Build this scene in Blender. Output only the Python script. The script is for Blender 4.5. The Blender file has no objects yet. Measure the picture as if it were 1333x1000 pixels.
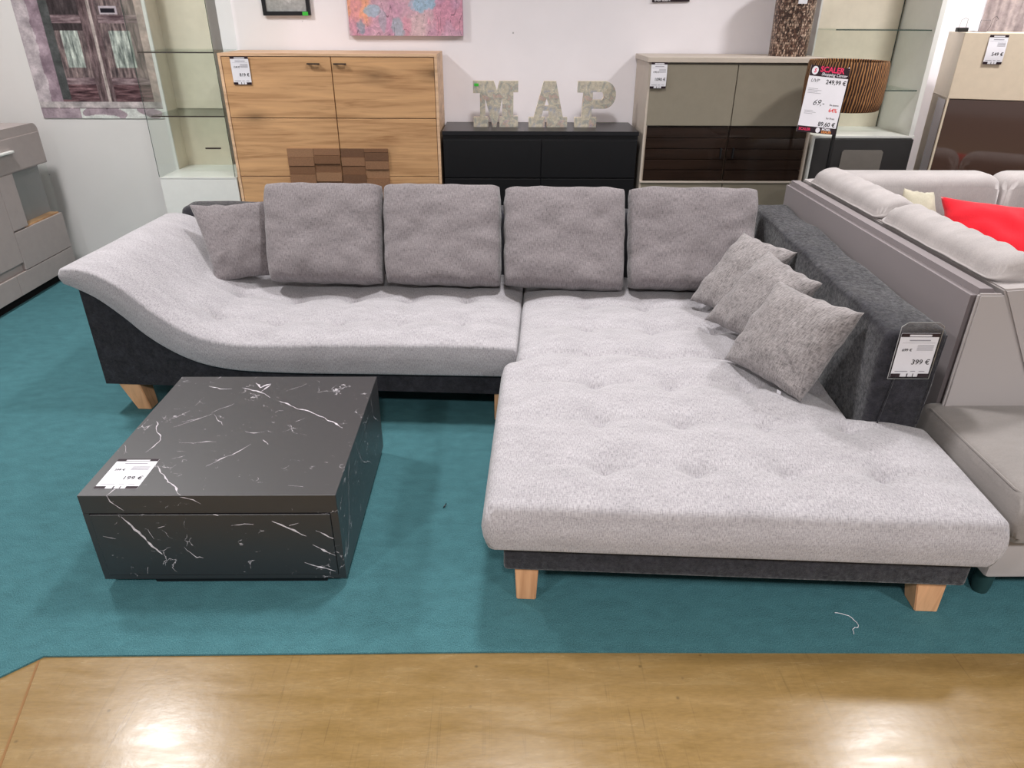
import bpy, bmesh, math, random
from mathutils import Vector, Matrix, noise
random.seed(7)
C = bpy.context.scene.collection
R = math.radians
S34 = R(-3.4)

# ------------------------------------------------------------------ materials
def srgb(r, g, b):
    f = lambda c: (c/255/12.92) if c/255 <= .04045 else ((c/255+.055)/1.055)**2.4
    return (f(r), f(g), f(b), 1)
class NT:
    def __init__(s, name):
        s.m = bpy.data.materials.new(name); s.m.use_nodes = True
        s.t = s.m.node_tree; s.t.nodes.clear()
        s.out = s.n('ShaderNodeOutputMaterial'); s.p = s.n('ShaderNodeBsdfPrincipled')
        s.l(s.p.outputs[0], s.out.inputs[0])
    def n(s, k, **kw):
        x = s.t.nodes.new(k)
        for a, b in kw.items(): setattr(x, a, b)
        return x
    def l(s, a, b): s.t.links.new(a, b)
    def co(s, kind='Object', scale=(1, 1, 1), rot=(0, 0, 0)):
        c = s.n('ShaderNodeTexCoord'); m = s.n('ShaderNodeMapping')
        m.inputs['Scale'].default_value = scale; m.inputs['Rotation'].default_value = rot
        s.l(c.outputs[kind], m.inputs[0]); return m.outputs[0]
    def noise(s, vec, scale, detail=4, rough=.6, dist=0):
        x = s.n('ShaderNodeTexNoise'); x.inputs['Scale'].default_value = scale
        x.inputs['Detail'].default_value = detail; x.inputs['Roughness'].default_value = rough
        x.inputs['Distortion'].default_value = dist
        s.l(vec, x.inputs['Vector']); return x.outputs['Fac']
    def ramp(s, fac, stops):
        r = s.n('ShaderNodeValToRGB'); e = r.color_ramp.elements
        while len(e) > 1: e.remove(e[0])
        e[0].position = stops[0][0]; e[0].color = stops[0][1]
        for p, c in stops[1:]:
            k = e.new(p); k.color = c
        s.l(fac, r.inputs[0]); return r.outputs[0]
    def mix(s, a, b, fac, mode='MIX'):
        m = s.n('ShaderNodeMix', data_type='RGBA', blend_type=mode)
        for v, i in ((fac, 0), (a, 6), (b, 7)):
            if hasattr(v, 'node'): s.l(v, m.inputs[i])
            else: m.inputs[i].default_value = v
        return m.outputs[2]
    def math(s, a, b, op):
        m = s.n('ShaderNodeMath', operation=op)
        for v, i in ((a, 0), (b, 1)):
            if hasattr(v, 'node'): s.l(v, m.inputs[i])
            else: m.inputs[i].default_value = v
        return m.outputs[0]
    def col(s, c):
        if hasattr(c, 'node'): s.l(c, s.p.inputs['Base Color'])
        else: s.p.inputs['Base Color'].default_value = c
    def bump(s, h, strength=.3, dist=.002):
        b = s.n('ShaderNodeBump'); b.inputs['Strength'].default_value = strength
        b.inputs['Distance'].default_value = dist
        s.l(h, b.inputs['Height']); s.l(b.outputs[0], s.p.inputs['Normal'])
    def set(s, rough=.5, spec=.5, metal=0, sheen=0, **kw):
        s.p.inputs['Roughness'].default_value = rough; s.p.inputs['Specular IOR Level'].default_value = spec
        s.p.inputs['Metallic'].default_value = metal; s.p.inputs['Sheen Weight'].default_value = sheen
def plain(name, c, rough=.5, spec=.5, metal=0, var=.04, bs=0, sc=20):
    t = NT(name); v = t.co()
    n = t.noise(v, sc, 5)
    dark = (c[0]*(1-var*2), c[1]*(1-var*2), c[2]*(1-var*2), 1); lite = tuple(min(1, k*(1+var*2)) for k in c[:3])+(1,)
    t.col(t.ramp(n, [(.3, dark), (.7, lite)])); t.set(rough, spec, metal)
    if bs: t.bump(t.noise(v, sc*12, 3), bs, .001)
    return t.m
g1 = lambda v: (v, v, v, 1)

def fabric(name, c, contrast=.16, fine=420, coarse=7, bump=.45, warm=0):
    t = NT(name); 
    a = t.noise(t.co('UV', (fine, fine*.17, 1)), 1, 2, .7)
    b = t.noise(t.co('UV', (fine*.16, fine*.9, 1)), 1, 2, .7)
    sp = t.noise(t.co('UV'), fine*.55, 2, .6)
    cl = t.noise(t.co('UV', (1, 2.2, 1)), coarse, 4, .6)
    w = t.math(t.math(t.math(a, 1.7, 'MULTIPLY'), t.math(b, .8, 'MULTIPLY'), 'ADD'), t.math(sp, .5, 'MULTIPLY'), 'ADD')                       # about 1.5
    lo = tuple(k*(1-contrast*2.6) for k in c[:3])+(1,); hi = tuple(min(1, k*(1+contrast*1.7)) for k in c[:3])+(1,)
    base = t.ramp(t.math(w, 1/3, 'MULTIPLY'), [(.36, lo), (.5, c), (.62, hi)])
    cc = t.ramp(cl, [(.3, g1(.87)), (.7, g1(1.06))])
    t.col(t.mix(base, cc, 1.0, 'MULTIPLY')); t.set(.95, .12, 0, .25)
    t.bump(w, bump, .0022)
    return t.m
def velvet(name, c, contrast=.35, sc=9):
    t = NT(name); v = t.co()
    n = t.noise(v, sc, 6, .65, .4); f = t.noise(v, 260, 2)
    lo = tuple(k*(1-contrast) for k in c[:3])+(1,); hi = tuple(min(1, k*(1+contrast*1.7)) for k in c[:3])+(1,)
    base = t.ramp(n, [(.32, lo), (.52, c), (.72, hi)])
    t.col(t.mix(base, t.ramp(f, [(.3, g1(.75)), (.7, g1(1.15))]), 1.0, 'MULTIPLY'))
    t.set(.85, .2, 0, .3)
    t.l(t.ramp(t.noise(t.co('Object', (1, 1, 1)), sc*3.2, 6, .75, .3), [(.38, g1(.10)), (.64, g1(.42))]), t.p.inputs['Sheen Weight'])
    t.bump(f, .4, .002); return t.m
def wood(name, c, dark, axis='X', sc=1., knots=False, rough=.5):
    t = NT(name)
    st = {'X': (1.2, 6, 22), 'Y': (6, 1.2, 22), 'Z': (22, 22, 1.4)}[axis]
    v = t.co('Object', tuple(k*sc for k in st))
    n = t.noise(v, 1.6, 7, .62, .6)
    big = t.noise(t.co('Object', {'X': (.8, 2, 7), 'Y': (2, .8, 7), 'Z': (7, 7, .8)}[axis]), 1.5, 3, .5, 1.0)
    fac = t.math(t.math(n, .6, 'MULTIPLY'), t.math(big, .4, 'MULTIPLY'), 'ADD')
    col = t.ramp(fac, [(.34, dark), (.5, c), (.68, tuple(min(1, k*1.22) for k in c[:3])+(1,))])
    if knots:
        vo = t.n('ShaderNodeTexVoronoi'); vo.inputs['Scale'].default_value = 1
        t.l(t.co('Object', (2.1, 1.0, 4.6)), vo.inputs['Vector'])
        k = t.ramp(vo.outputs['Distance'], [(.05, g1(.3)), (.14, g1(.75)), (.3, g1(1))])
        col = t.mix(col, k, 1.0, 'MULTIPLY')
    t.col(col); t.set(rough, .35); t.bump(n, .15, .001)
    return t.m
def glass(name, tint, refl=.9, rough=.02, tr=.85):
    t = NT(name); t.t.nodes.remove(t.p)
    tb = t.n('ShaderNodeBsdfTransparent'); tb.inputs[0].default_value = tint
    gb = t.n('ShaderNodeBsdfGlossy'); gb.inputs['Roughness'].default_value = rough; gb.inputs[0].default_value = (refl, refl, refl, 1)
    lw = t.n('ShaderNodeLayerWeight'); pw = t.math(lw.outputs['Facing'], 4.0, 'POWER'); fr = t.n('ShaderNodeMath', operation='MULTIPLY_ADD')
    t.l(pw, fr.inputs[0]); fr.inputs[1].default_value = .35; fr.inputs[2].default_value = .025
    mx = t.n('ShaderNodeMixShader'); t.l(fr.outputs[0], mx.inputs[0]); t.l(tb.outputs[0], mx.inputs[1]); t.l(gb.outputs[0], mx.inputs[2])
    t.l(mx.outputs[0], t.out.inputs[0]); return t.m
def vcol(name, rough=.7, spec=.3, bumps=0, fine=None):
    t = NT(name); a = t.n('ShaderNodeAttribute', attribute_name='Col')
    c = a.outputs['Color']
    n = t.noise(t.co(), fine or 90, 4, .65)
    t.col(t.mix(c, t.ramp(n, [(.3, g1(.82)), (.7, g1(1.14))]), 1.0, 'MULTIPLY')); t.set(rough, spec)
    if bumps: t.bump(n, bumps, .003)
    return t.m

M = {}
M['fab'] = fabric('light_grey_woven_fabric', srgb(168, 164, 168), .15, 380)
M['fab_pillow'] = fabric('grey_pillow_fabric', srgb(126, 119, 121), .17, 300)
M['fab_knit'] = fabric('coarse_grey_pillow_fabric', srgb(140, 134, 134), .22, 240)
M['char'] = velvet('charcoal_velvet', srgb(38, 37, 43), .4, 22)
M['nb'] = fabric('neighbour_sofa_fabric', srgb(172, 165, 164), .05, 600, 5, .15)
M['nb_shaded'] = fabric('neighbour_sofa_shaded_fabric', srgb(132, 123, 125), .07, 600, 9, .15)  # same sofa fabric, darkened to paint in the shade on its back
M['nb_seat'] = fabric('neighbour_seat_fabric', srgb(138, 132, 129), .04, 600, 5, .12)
M['red'] = fabric('red_pillow_fabric', srgb(208, 28, 42), .05, 400, 6, .1)
M['cream'] = fabric('cream_pillow_fabric', srgb(180, 173, 154), .05, 400, 6, .1)
M['leg'] = wood('beech_leg', srgb(214, 163, 122), srgb(178, 126, 88), 'Z', .8)
M['oak'] = wood('oak_front', srgb(196, 153, 110), srgb(150, 108, 72), 'X', 1, True)
M['oak_side'] = wood('oak_case', srgb(214, 178, 145), srgb(180, 142, 108), 'X', 1)
M['wenge'] = wood('dark_slat_wood', srgb(74, 60, 55), srgb(46, 37, 35), 'X', 1, False, .35)
M['blocks'] = vcol('end_grain_blocks', .6, .3, .4, 160)
M['black'] = plain('black_lacquer', srgb(24, 24, 28), .32, .5)
M['blackfront'] = plain('black_front', srgb(16, 16, 19), .45, .4)
M['blackm'] = plain('black_metal', srgb(22, 22, 24), .4, .5)
M['handle_dk'] = plain('dark_brown_metal', srgb(52, 40, 34), .4, .5)
M['taupe'] = plain('taupe_front', srgb(138, 130, 115), .5, .35, 0, .02)
M['taupe_case'] = plain('light_taupe_case', srgb(196, 184, 172), .5, .35, 0, .02)
M['white'] = plain('white_lacquer', srgb(222, 222, 218), .35, .5, 0, .01)
M['creamlac'] = plain('cream_lacquer', srgb(205, 196, 178), .4, .4, 0, .02)
M['creampanel'] = plain('cream_back_panel', srgb(222, 212, 194), .5, .3, 0, .02)
M['beige'] = plain('beige_lacquer', srgb(206, 191, 170), .4, .4, 0, .02)
M['anth'] = plain('anthracite_front', srgb(50, 48, 48), .45, .4, 0, .03)
M['greypanel'] = plain('grey_window_panel', srgb(118, 112, 106), .3, .5, 0, .03)
M['dresser'] = plain('grey_beige_lacquer', srgb(164, 153, 150), .45, .4, 0, .02)
M['dresser_in'] = plain('grey_reflection_and_print', srgb(138, 134, 136), .35, .5, 0, .02)  # painted room reflection in the sideboard niche, also the left picture's print
M['dk'] = plain('dark_gap', srgb(20, 18, 18), .8, .1)
M['brass'] = plain('silver_handle', srgb(190, 190, 190), .3, .5, .8)
M['paper'] = plain('white_paper', srgb(228, 226, 232), .5, .3, 0, .01)
M['band'] = plain('dark_print_band', srgb(42, 28, 36), .5, .3)
M['ink'] = plain('dark_ink', srgb(40, 38, 42), .6, .2)
M['inkgrey'] = plain('grey_ink', srgb(150, 148, 156), .6, .2)
M['redink'] = plain('red_ink', srgb(220, 50, 45), .6, .2)
M['pinkink'] = plain('pink_ink', srgb(225, 60, 100), .6, .2)
M['orangeink'] = plain('orange_ink', srgb(230, 150, 90), .6, .2)
M['sleeve'] = glass('clear_plastic_sleeve', (.93, .93, .93, 1))
M['vglass'] = glass('vitrine_glass', (.97, .985, .975, 1), .8)
M['gedge'] = plain('glass_shelf_edge', srgb(60, 74, 68), .2, .5)
M['shelfglass'] = glass('shelf_glass', (.93, .96, .94, 1), .8)
M['smoke'] = glass('smoked_glass', (.80, .77, .74, 1), .6)
M['green'] = plain('green_sticker', srgb(70, 190, 70), .6, .2)
M['wire'] = plain('dark_wire', srgb(60, 55, 55), .4, .5, .5)
M['foot'] = plain('dark_teal_plastic_foot', srgb(38, 62, 62), .4, .4)
M['lampon'] = None
t = NT('lamp_diffuser'); t.col(g1(.9)); t.p.inputs['Emission Color'].default_value = (1, .96, .92, 1); t.p.inputs['Emission Strength'].default_value = 6; M['lampon'] = t.m

# wall paint with pin holes
def wallmat(name, c):
    t = NT(name); v = t.co()
    n = t.noise(v, 3, 4); vo = t.n('ShaderNodeTexVoronoi'); vo.inputs['Scale'].default_value = 5.5
    t.l(t.co('Object', (1, .2, 1)), vo.inputs['Vector'])
    k = t.ramp(vo.outputs['Distance'], [(.0, g1(.4)), (.02, g1(.55)), (.035, g1(1))])
    base = t.ramp(n, [(.3, tuple(q*.96 for q in c[:3])+(1,)), (.7, c)])
    t.col(t.mix(base, k, 1.0, 'MULTIPLY')); t.set(.7, .25); t.bump(t.noise(v, 160, 3), .08, .001); return t.m
M['wall'] = wallmat('white_wall_paint', srgb(248, 243, 248))
M['wall_shaded'] = wallmat('shaded_white_wall_paint', srgb(218, 215, 213))  # greyer wall tone carries the shadow on the left walls
# carpet
t = NT('teal_carpet'); v = t.co()
f = t.noise(t.co('Object', (1, .6, 1)), 420, 3, .7); mid = t.noise(t.co('Object', (1, 1.8, 1)), 14, 6, .62, .3); big = t.noise(v, 1.3, 3)
b = t.ramp(f, [(.3, srgb(44, 80, 87)), (.5, srgb(66, 110, 117)), (.7, srgb(94, 134, 139))])
b = t.mix(b, t.ramp(mid, [(.3, g1(.86)), (.7, g1(1.08))]), 1.0, 'MULTIPLY')
b = t.mix(b, t.ramp(big, [(.3, g1(.93)), (.7, g1(1.05))]), 1.0, 'MULTIPLY')
t.col(b); t.set(.95, .1); t.bump(f, .5, .004); M['carpet'] = t.m
# vinyl floor
t = NT('ochre_vinyl_floor'); v = t.co()
st = t.noise(t.co('Object', (1, 5, 1)), 4, 7, .65, .3); fl = t.noise(t.co('Object', (1, 5, 1)), 40, 4, .7)
b = t.ramp(st, [(.3, srgb(124, 99, 58)), (.5, srgb(131, 105, 64)), (.72, srgb(139, 114, 73))])
b = t.mix(b, t.ramp(fl, [(.3, g1(.86)), (.7, g1(1.1))]), 1.0, 'MULTIPLY')
def scratches(t, rot, sc, lo, dens):
    w = t.noise(t.co('Object', (sc, sc*.02, 1), (0, 0, rot)), 1, 2, .5, .15)
    m = t.noise(t.co('Object', (1, 1, 1), (0, 0, rot)), 2.3, 3, .6)
    a = t.ramp(w, [(.735-dens, g1(1)), (.75-dens, g1(lo)), (.765-dens, g1(1))])
    return t.mix(g1(1), a, t.ramp(m, [(.5, g1(0)), (.58, g1(1))]))
for rot, sc, lo, de in ((.5, 60, .74, .1), (-.7, 50, .78, .1), (1.3, 45, .82, .12), (.15, 70, 1.12, .1)):
    b = t.mix(b, scratches(t, rot, sc, lo, de), 1.0, 'MULTIPLY')
vo = t.n('ShaderNodeTexVoronoi'); vo.inputs['Scale'].default_value = 9; t.l(v, vo.inputs['Vector'])
b = t.mix(b, t.ramp(vo.outputs['Distance'], [(.02, g1(.55)), (.06, g1(1))]), 1.0, 'MULTIPLY')
t.col(b); t.l(t.ramp(st, [(.3, g1(.19)), (.7, g1(.30))]), t.p.inputs['Roughness']); t.p.inputs['Specular IOR Level'].default_value = .4
t.bump(t.noise(v, 35, 4), .12, .002); M['vinyl'] = t.m
# marble
t = NT('black_marble')
v = t.co('Object', (1, 1, 1), (.3, .2, .5))
dn = t.n('ShaderNodeTexNoise'); dn.inputs['Scale'].default_value = 5; dn.inputs['Detail'].default_value = 6; t.l(v, dn.inputs['Vector'])
vm = t.n('ShaderNodeVectorMath', operation='MULTIPLY_ADD'); t.l(dn.outputs['Color'], vm.inputs[0]); vm.inputs[1].default_value = (.35, .35, .35); t.l(v, vm.inputs[2])
vs = t.n('ShaderNodeTexVoronoi', feature='DISTANCE_TO_EDGE'); vs.inputs['Scale'].default_value = 5.5
mp = t.n('ShaderNodeMapping'); mp.inputs['Scale'].default_value = (1.0, 2.4, 2.2); mp.inputs['Rotation'].default_value = (0, 0, .6); t.l(vm.outputs[0], mp.inputs[0]); t.l(mp.outputs[0], vs.inputs['Vector'])
e = t.ramp(vs.outputs['Distance'], [(.004, g1(1)), (.016, g1(0))])
mk = t.ramp(t.noise(v, 9, 5, .7), [(.56, g1(0)), (.63, g1(1))])
fl = t.ramp(t.noise(t.co('Object', (1, 3, 3), (.2, .1, .7)), 22, 3, .6), [(.72, g1(0)), (.76, g1(1))])
vein = t.math(t.math(e, mk, 'MULTIPLY'), t.math(fl, .6, 'MULTIPLY'), 'MAXIMUM')
t.col(t.mix(srgb(20, 16, 21), srgb(190, 184, 190), vein)); t.set(.5, 1.0); t.p.inputs['Coat Weight'].default_value = .6; t.p.inputs['Coat Roughness'].default_value = .42; M['marble'] = t.m
M['vein'] = plain('white_marble_vein', srgb(196, 190, 196), .4, .4, 0, .15, 0, 60)

# ------------------------------------------------------------------ helpers
def tag(o, label=None, cat=None, group=None, kind=None):
    for k, v in (('label', label), ('category', cat), ('group', group), ('kind', kind)):
        if v: o[k] = v
    return o
def thing(name, loc, label, cat, group=None, rotz=0, mat=None):
    o = bpy.data.objects.new(name, None); C.objects.link(o); o.empty_display_size = .05
    if mat is not None: o.matrix_world = mat
    else: o.location = loc; o.rotation_euler = (0, 0, rotz)
    bpy.context.view_layer.update()
    return tag(o, label, cat, group)
def newbm(): return bmesh.new()
def link(name, bm, mats, parent=None, local=False, smooth=True, sharp=35, at=None, recalc=True):
    me = bpy.data.meshes.new(name)
    if parent is not None and not local: bpy.context.view_layer.update()
    if parent is not None and not local: bm.transform(parent.matrix_world.inverted())
    if parent is None:
        if at is None:
            xs = [v.co for v in bm.verts]
            at = Vector(((min(p.x for p in xs)+max(p.x for p in xs))/2, (min(p.y for p in xs)+max(p.y for p in xs))/2, min(p.z for p in xs)))
        bm.transform(Matrix.Translation(-Vector(at)))
    if recalc: bmesh.ops.recalc_face_normals(bm, faces=bm.faces[:])
    bm.to_mesh(me); bm.free()
    if not isinstance(mats, (list, tuple)): mats = [mats]
    for m in mats: me.materials.append(m)
    if smooth:
        me.polygons.foreach_set('use_smooth', [True]*len(me.polygons))
        if sharp: me.set_sharp_from_angle(angle=R(sharp))
    o = bpy.data.objects.new(name, me); C.objects.link(o)
    if parent is not None: o.parent = parent
    else: o.location = at
    return o
def box(bm, x0, x1, y0, y1, z0, z1, bev=0, seg=2, mi=0):
    r = bmesh.ops.create_cube(bm, size=1)
    vs = r['verts']
    for v in vs:
        v.co = Vector((x0+(v.co.x+.5)*(x1-x0), y0+(v.co.y+.5)*(y1-y0), z0+(v.co.z+.5)*(z1-z0)))
    fs = set(f for v in vs for f in v.link_faces)
    for f in fs: f.material_index = mi
    if bev:
        es = list(set(e for v in vs for e in v.link_edges))
        bmesh.ops.bevel(bm, geom=es, offset=bev, segments=seg, affect='EDGES', profile=.5)
    return bm
def bx(*a, **k): return box(newbm(), *a, **k)
def rbx(x0, x1, y0, y1, z0, z1, rad, step=.045, amp=.004, seed=0):
    """padded box with rounded edges on an even grid"""
    bm = newbm(); D = (x1-x0, y1-y0, z1-z0); lo = Vector((x0, y0, z0)); V = {}
    def ax(n_, d):
        k = max(2, int((d-2*rad)/step)); e = [rad*(1-math.cos(R(90)*j/4)) for j in range(4)]
        return e+[rad+(d-2*rad)*j/k for j in range(k+1)]+[d-q for q in reversed(e)]
    A = [ax(i, D[i]) for i in range(3)]
    def vert(i, j, k):
        if (i, j, k) in V: return V[i, j, k]
        p = Vector((A[0][i], A[1][j], A[2][k])); q = Vector([min(max(p[m], rad), D[m]-rad) for m in range(3)])
        d = p-q
        if d.length > 1e-9: p = q+d.normalized()*rad if sum(1 for m in range(3) if abs(d[m]) > 1e-6) > 1 else p
        nz = (p-Vector(D)/2); nz = Vector((nz.x/D[0], nz.y/D[1], nz.z/D[2]))
        w = lo+p; w += Vector((nz.x, nz.y*.3, nz.z))*2*amp*noise.noise(Vector((w.x*6+seed, w.y*5, w.z*6)))
        V[i, j, k] = bm.verts.new(w); return V[i, j, k]
    n = [len(a)-1 for a in A]
    for m in range(3):
        a, b = [(1, 2), (0, 2), (0, 1)][m]
        for side in (0, n[m]):
            for i in range(n[a]):
                for j in range(n[b]):
                    q = []
                    for (di, dj) in ((0, 0), (1, 0), (1, 1), (0, 1)):
                        t3 = [0, 0, 0]; t3[m] = side; t3[a] = i+di; t3[b] = j+dj; q.append(vert(*t3))
                    bm.faces.new(q)
    return bm
def prism(bm, pts, axis, a0, a1, bev=0):
    """polygon pts (2D) extruded along axis. axis y: pts=(x,z); z: pts=(x,y); x: pts=(y,z)"""
    def P(p, a):
        return {'y': (p[0], a, p[1]), 'z': (p[0], p[1], a), 'x': (a, p[0], p[1])}[axis]
    v0 = [bm.verts.new(P(p, a0)) for p in pts]; v1 = [bm.verts.new(P(p, a1)) for p in pts]
    n = len(pts); fs = [bm.faces.new(v0), bm.faces.new(v1[::-1])]
    for i in range(n): fs.append(bm.faces.new((v0[i], v0[(i+1) % n], v1[(i+1) % n], v1[i])))
    if bev:
        bmesh.ops.bevel(bm, geom=list(set(e for f in fs for e in f.edges)), offset=bev, segments=2, affect='EDGES')
    return bm
def tube(bm, pts, r, n=8, closed=False):
    pts = [Vector(p) for p in pts]; rings = []
    for i, p in enumerate(pts):
        a = pts[max(i-1, 0)]; b = pts[min(i+1, len(pts)-1)]; d = (b-a).normalized()
        up = Vector((0, 0, 1)) if abs(d.z) < .95 else Vector((1, 0, 0))
        s = d.cross(up).normalized(); u = s.cross(d)
        rr = r[i] if isinstance(r, (list, tuple)) else r
        rings.append([bm.verts.new(p+(s*math.cos(2*math.pi*k/n)+u*math.sin(2*math.pi*k/n))*rr) for k in range(n)])
    for i in range(len(rings)-1):
        for k in range(n): bm.faces.new((rings[i][k], rings[i][(k+1) % n], rings[i+1][(k+1) % n], rings[i+1][k]))
    bm.faces.new(rings[0][::-1]); bm.faces.new(rings[-1])
    return bm
def lathe(bm, prof, cx, cy, n=48, uv=False):
    rings = [[bm.verts.new((cx+r*math.cos(2*math.pi*k/n), cy+r*math.sin(2*math.pi*k/n), z)) for k in range(n)] for r, z in prof]
    L = bm.loops.layers.uv.verify() if uv else None
    for i in range(len(rings)-1):
        for k in range(n):
            f = bm.faces.new((rings[i][k], rings[i][(k+1) % n], rings[i+1][(k+1) % n], rings[i+1][k]))
            if uv:
                for lp, (a, b) in zip(f.loops, ((k, i), (k+1, i), (k+1, i+1), (k, i+1))): lp[L].uv = (a/n*2*math.pi*prof[0][0], prof[b][1])
    if prof[0][0] > 1e-4: bm.faces.new(rings[0][::-1])
    if prof[-1][0] > 1e-4: bm.faces.new(rings[-1])
    return bm

def slab(u_of, v_of, topz, botz, na, nb, r=.03, rb=.02, ra=4, uvs=(1, 1), extra=None, bulge=.006):
    """upholstered slab. u_of(a,b), v_of(a,b) plan for a,b in 0..1; rounded edges"""
    bm = newbm(); L = bm.loops.layers.uv.verify()
    def params(n, length, rad):
        th = [rad*(1-math.cos(R(90)*k/ra)) for k in range(ra)]
        mid = [rad+(length-2*rad)*k/n for k in range(n+1)]
        return [x/length for x in th[:]] + [x/length for x in mid] + [(length-x)/length for x in reversed(th)]
    def lenA(): return abs(u_of(1, .5)-u_of(0, .5))
    def lenB(): return abs(v_of(.5, 1)-v_of(.5, 0))
    la, lb = lenA(), lenB()
    def grid(rad, sign, zf):
        A = params(na, la, rad); B = params(nb, lb, rad); G = []
        for b in B:
            row = []
            for a in A:
                da, db = min(a, 1-a)*la, min(b, 1-b)*lb
                ex, ey = max(0, rad-da), max(0, rad-db); e = math.hypot(ex, ey)
                aa, bb = a, b
                if e > rad:
                    k = rad/e; nx, ny = rad-ex*k, rad-ey*k
                    aa = nx/la if a < .5 else 1-nx/la; bb = ny/lb if b < .5 else 1-ny/lb; e = rad
                    drop = rad
                else: drop = rad-math.sqrt(max(0, rad*rad-e*e))
                u, v = u_of(aa, bb), v_of(aa, bb)
                row.append(bm.verts.new((u, v, zf(u, v, min(aa, 1-aa)*la, min(bb, 1-bb)*lb)-sign*drop)))
            G.append(row)
        for j in range(len(B)-1):
            for i in range(len(A)-1):
                vs = (G[j][i], G[j][i+1], G[j+1][i+1], G[j+1][i])
                f = bm.faces.new(vs if sign > 0 else vs[::-1])
                for lp in f.loops: lp[L].uv = (lp.vert.co.x, lp.vert.co.y)
        per = G[0][:] + [G[j][-1] for j in range(1, len(B))] + G[-1][-2::-1] + [G[j][0] for j in range(len(B)-2, 0, -1)]
        return G, per
    # same params for both so perimeters match
    G1, p1 = grid(r, 1, topz); 
    # bottom reuses same radius list for matching topology
    G2, p2 = grid(r, -1, lambda u, v, da, db: botz(u, v))
    n = len(p1); K = 4; prev = p1; s = 0; arc = [0]
    for i in range(1, n+1): arc.append(arc[-1]+(p1[i % n].co-p1[i-1].co).length)
    cen = Vector((sum(v.co.x for v in p1)/n, sum(v.co.y for v in p1)/n, 0))
    nrm = []
    for i in range(n):
        d = p1[(i+1) % n].co-p1[i-1].co; nn = Vector((d.y, -d.x, 0))
        nrm.append(nn.normalized() if nn.length > 1e-7 else Vector((0, 0, 0)))
    for k in range(1, K+1):
        if k < K:
            t = k/K; cur = [bm.verts.new(p1[i].co.lerp(p2[i].co, t)+nrm[i]*bulge*math.sin(math.pi*t)) for i in range(n)]
        else: cur = p2
        for i in range(n):
            j = (i+1) % n
            try: f = bm.faces.new((prev[i], cur[i], cur[j], prev[j]))
            except ValueError: continue
            for lp, (q, w) in zip(f.loops, ((i, k-1), (i, k), (i+1, k), (i+1, k-1))): lp[L].uv = (arc[q], 3+w*.04)
        prev = cur
    bmesh.ops.remove_doubles(bm, verts=bm.verts[:], dist=1e-5)
    return bm

def pillow(P, T, n=34, p=3., q=.5, pinch=.05, seed=0, wr=.006, sag=0, rc=0, rim=0):
    """P = four corner points BL, BR, TR, TL of the seam plane; T full thickness"""
    P = [Vector(x) for x in P]; bm = newbm(); L = bm.loops.layers.uv.verify()
    nr = ((P[1]-P[0]).cross(P[3]-P[0])).normalized()
    W = (P[1]-P[0]).length; H = (P[3]-P[0]).length
    def pos(a, b, side):
        # a,b in -1..1
        ka = 1-pinch*(1-b*b)*(abs(a)**3); kb = 1-pinch*(1-a*a)*(abs(b)**3)
        cr = 1-rc*(a*b)**4; aa, bb = a*ka*cr, b*kb*cr
        s, t = (aa+1)/2, (bb+1)/2
        base = P[0]*(1-s)*(1-t)+P[1]*s*(1-t)+P[2]*s*t+P[3]*(1-s)*t
        h = max(0, 1-abs(a)**p)**q*max(0, 1-abs(b)**p)**q*(1-.12*b*sag)
        edge = max(abs(a), abs(b))
        nv = noise.noise(Vector((a*1.5+seed*7.1, b*1.5, side*3.)))
        ang = noise.noise(Vector((a*3+seed*3.3, b*3, side*5.)))
        rad = noise.noise(Vector((math.atan2(b, a)*3.2+seed, seed*2.1, side*1.0)))
        d = T/2*h*(1+.10*nv) + (wr*ang+wr*1.6*rad*edge*edge)*min(1, h*1.6)
        wob = 0
        if edge > .9: base = base + (P[1]-P[0]).normalized()*.004*noise.noise(Vector((b*4+seed, a, 1.)))+(P[3]-P[0]).normalized()*.006*noise.noise(Vector((a*4+seed, b, 7.)))
        return base+nr*d*side
    xs_ = None; xs = [math.sin(math.pi/2*(-1+2*i/n)) * .35 + (-1+2*i/n)*.65 for i in range(n+1)]
    G = {}
    for side in (1, -1):
        for j, b in enumerate(xs):
            for i, a in enumerate(xs):
                rim = i in (0, n) or j in (0, n)
                if side == -1 and rim: G[side, i, j] = G[1, i, j]; continue
                G[side, i, j] = bm.verts.new(pos(a, b, side))
        for j in range(n):
            for i in range(n):
                q4 = [(i, j), (i+1, j), (i+1, j+1), (i, j+1)]
                vs = [G[side, a, b] for a, b in q4]
                if side < 0: vs = vs[::-1]; q4 = q4[::-1]
                f = bm.faces.new(vs)
                for lp, (a, b) in zip(f.loops, q4): lp[L].uv = ((xs[a]+1)/2*W+side, (xs[b]+1)/2*H+seed)
    # piping along the seam
    return bm

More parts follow.
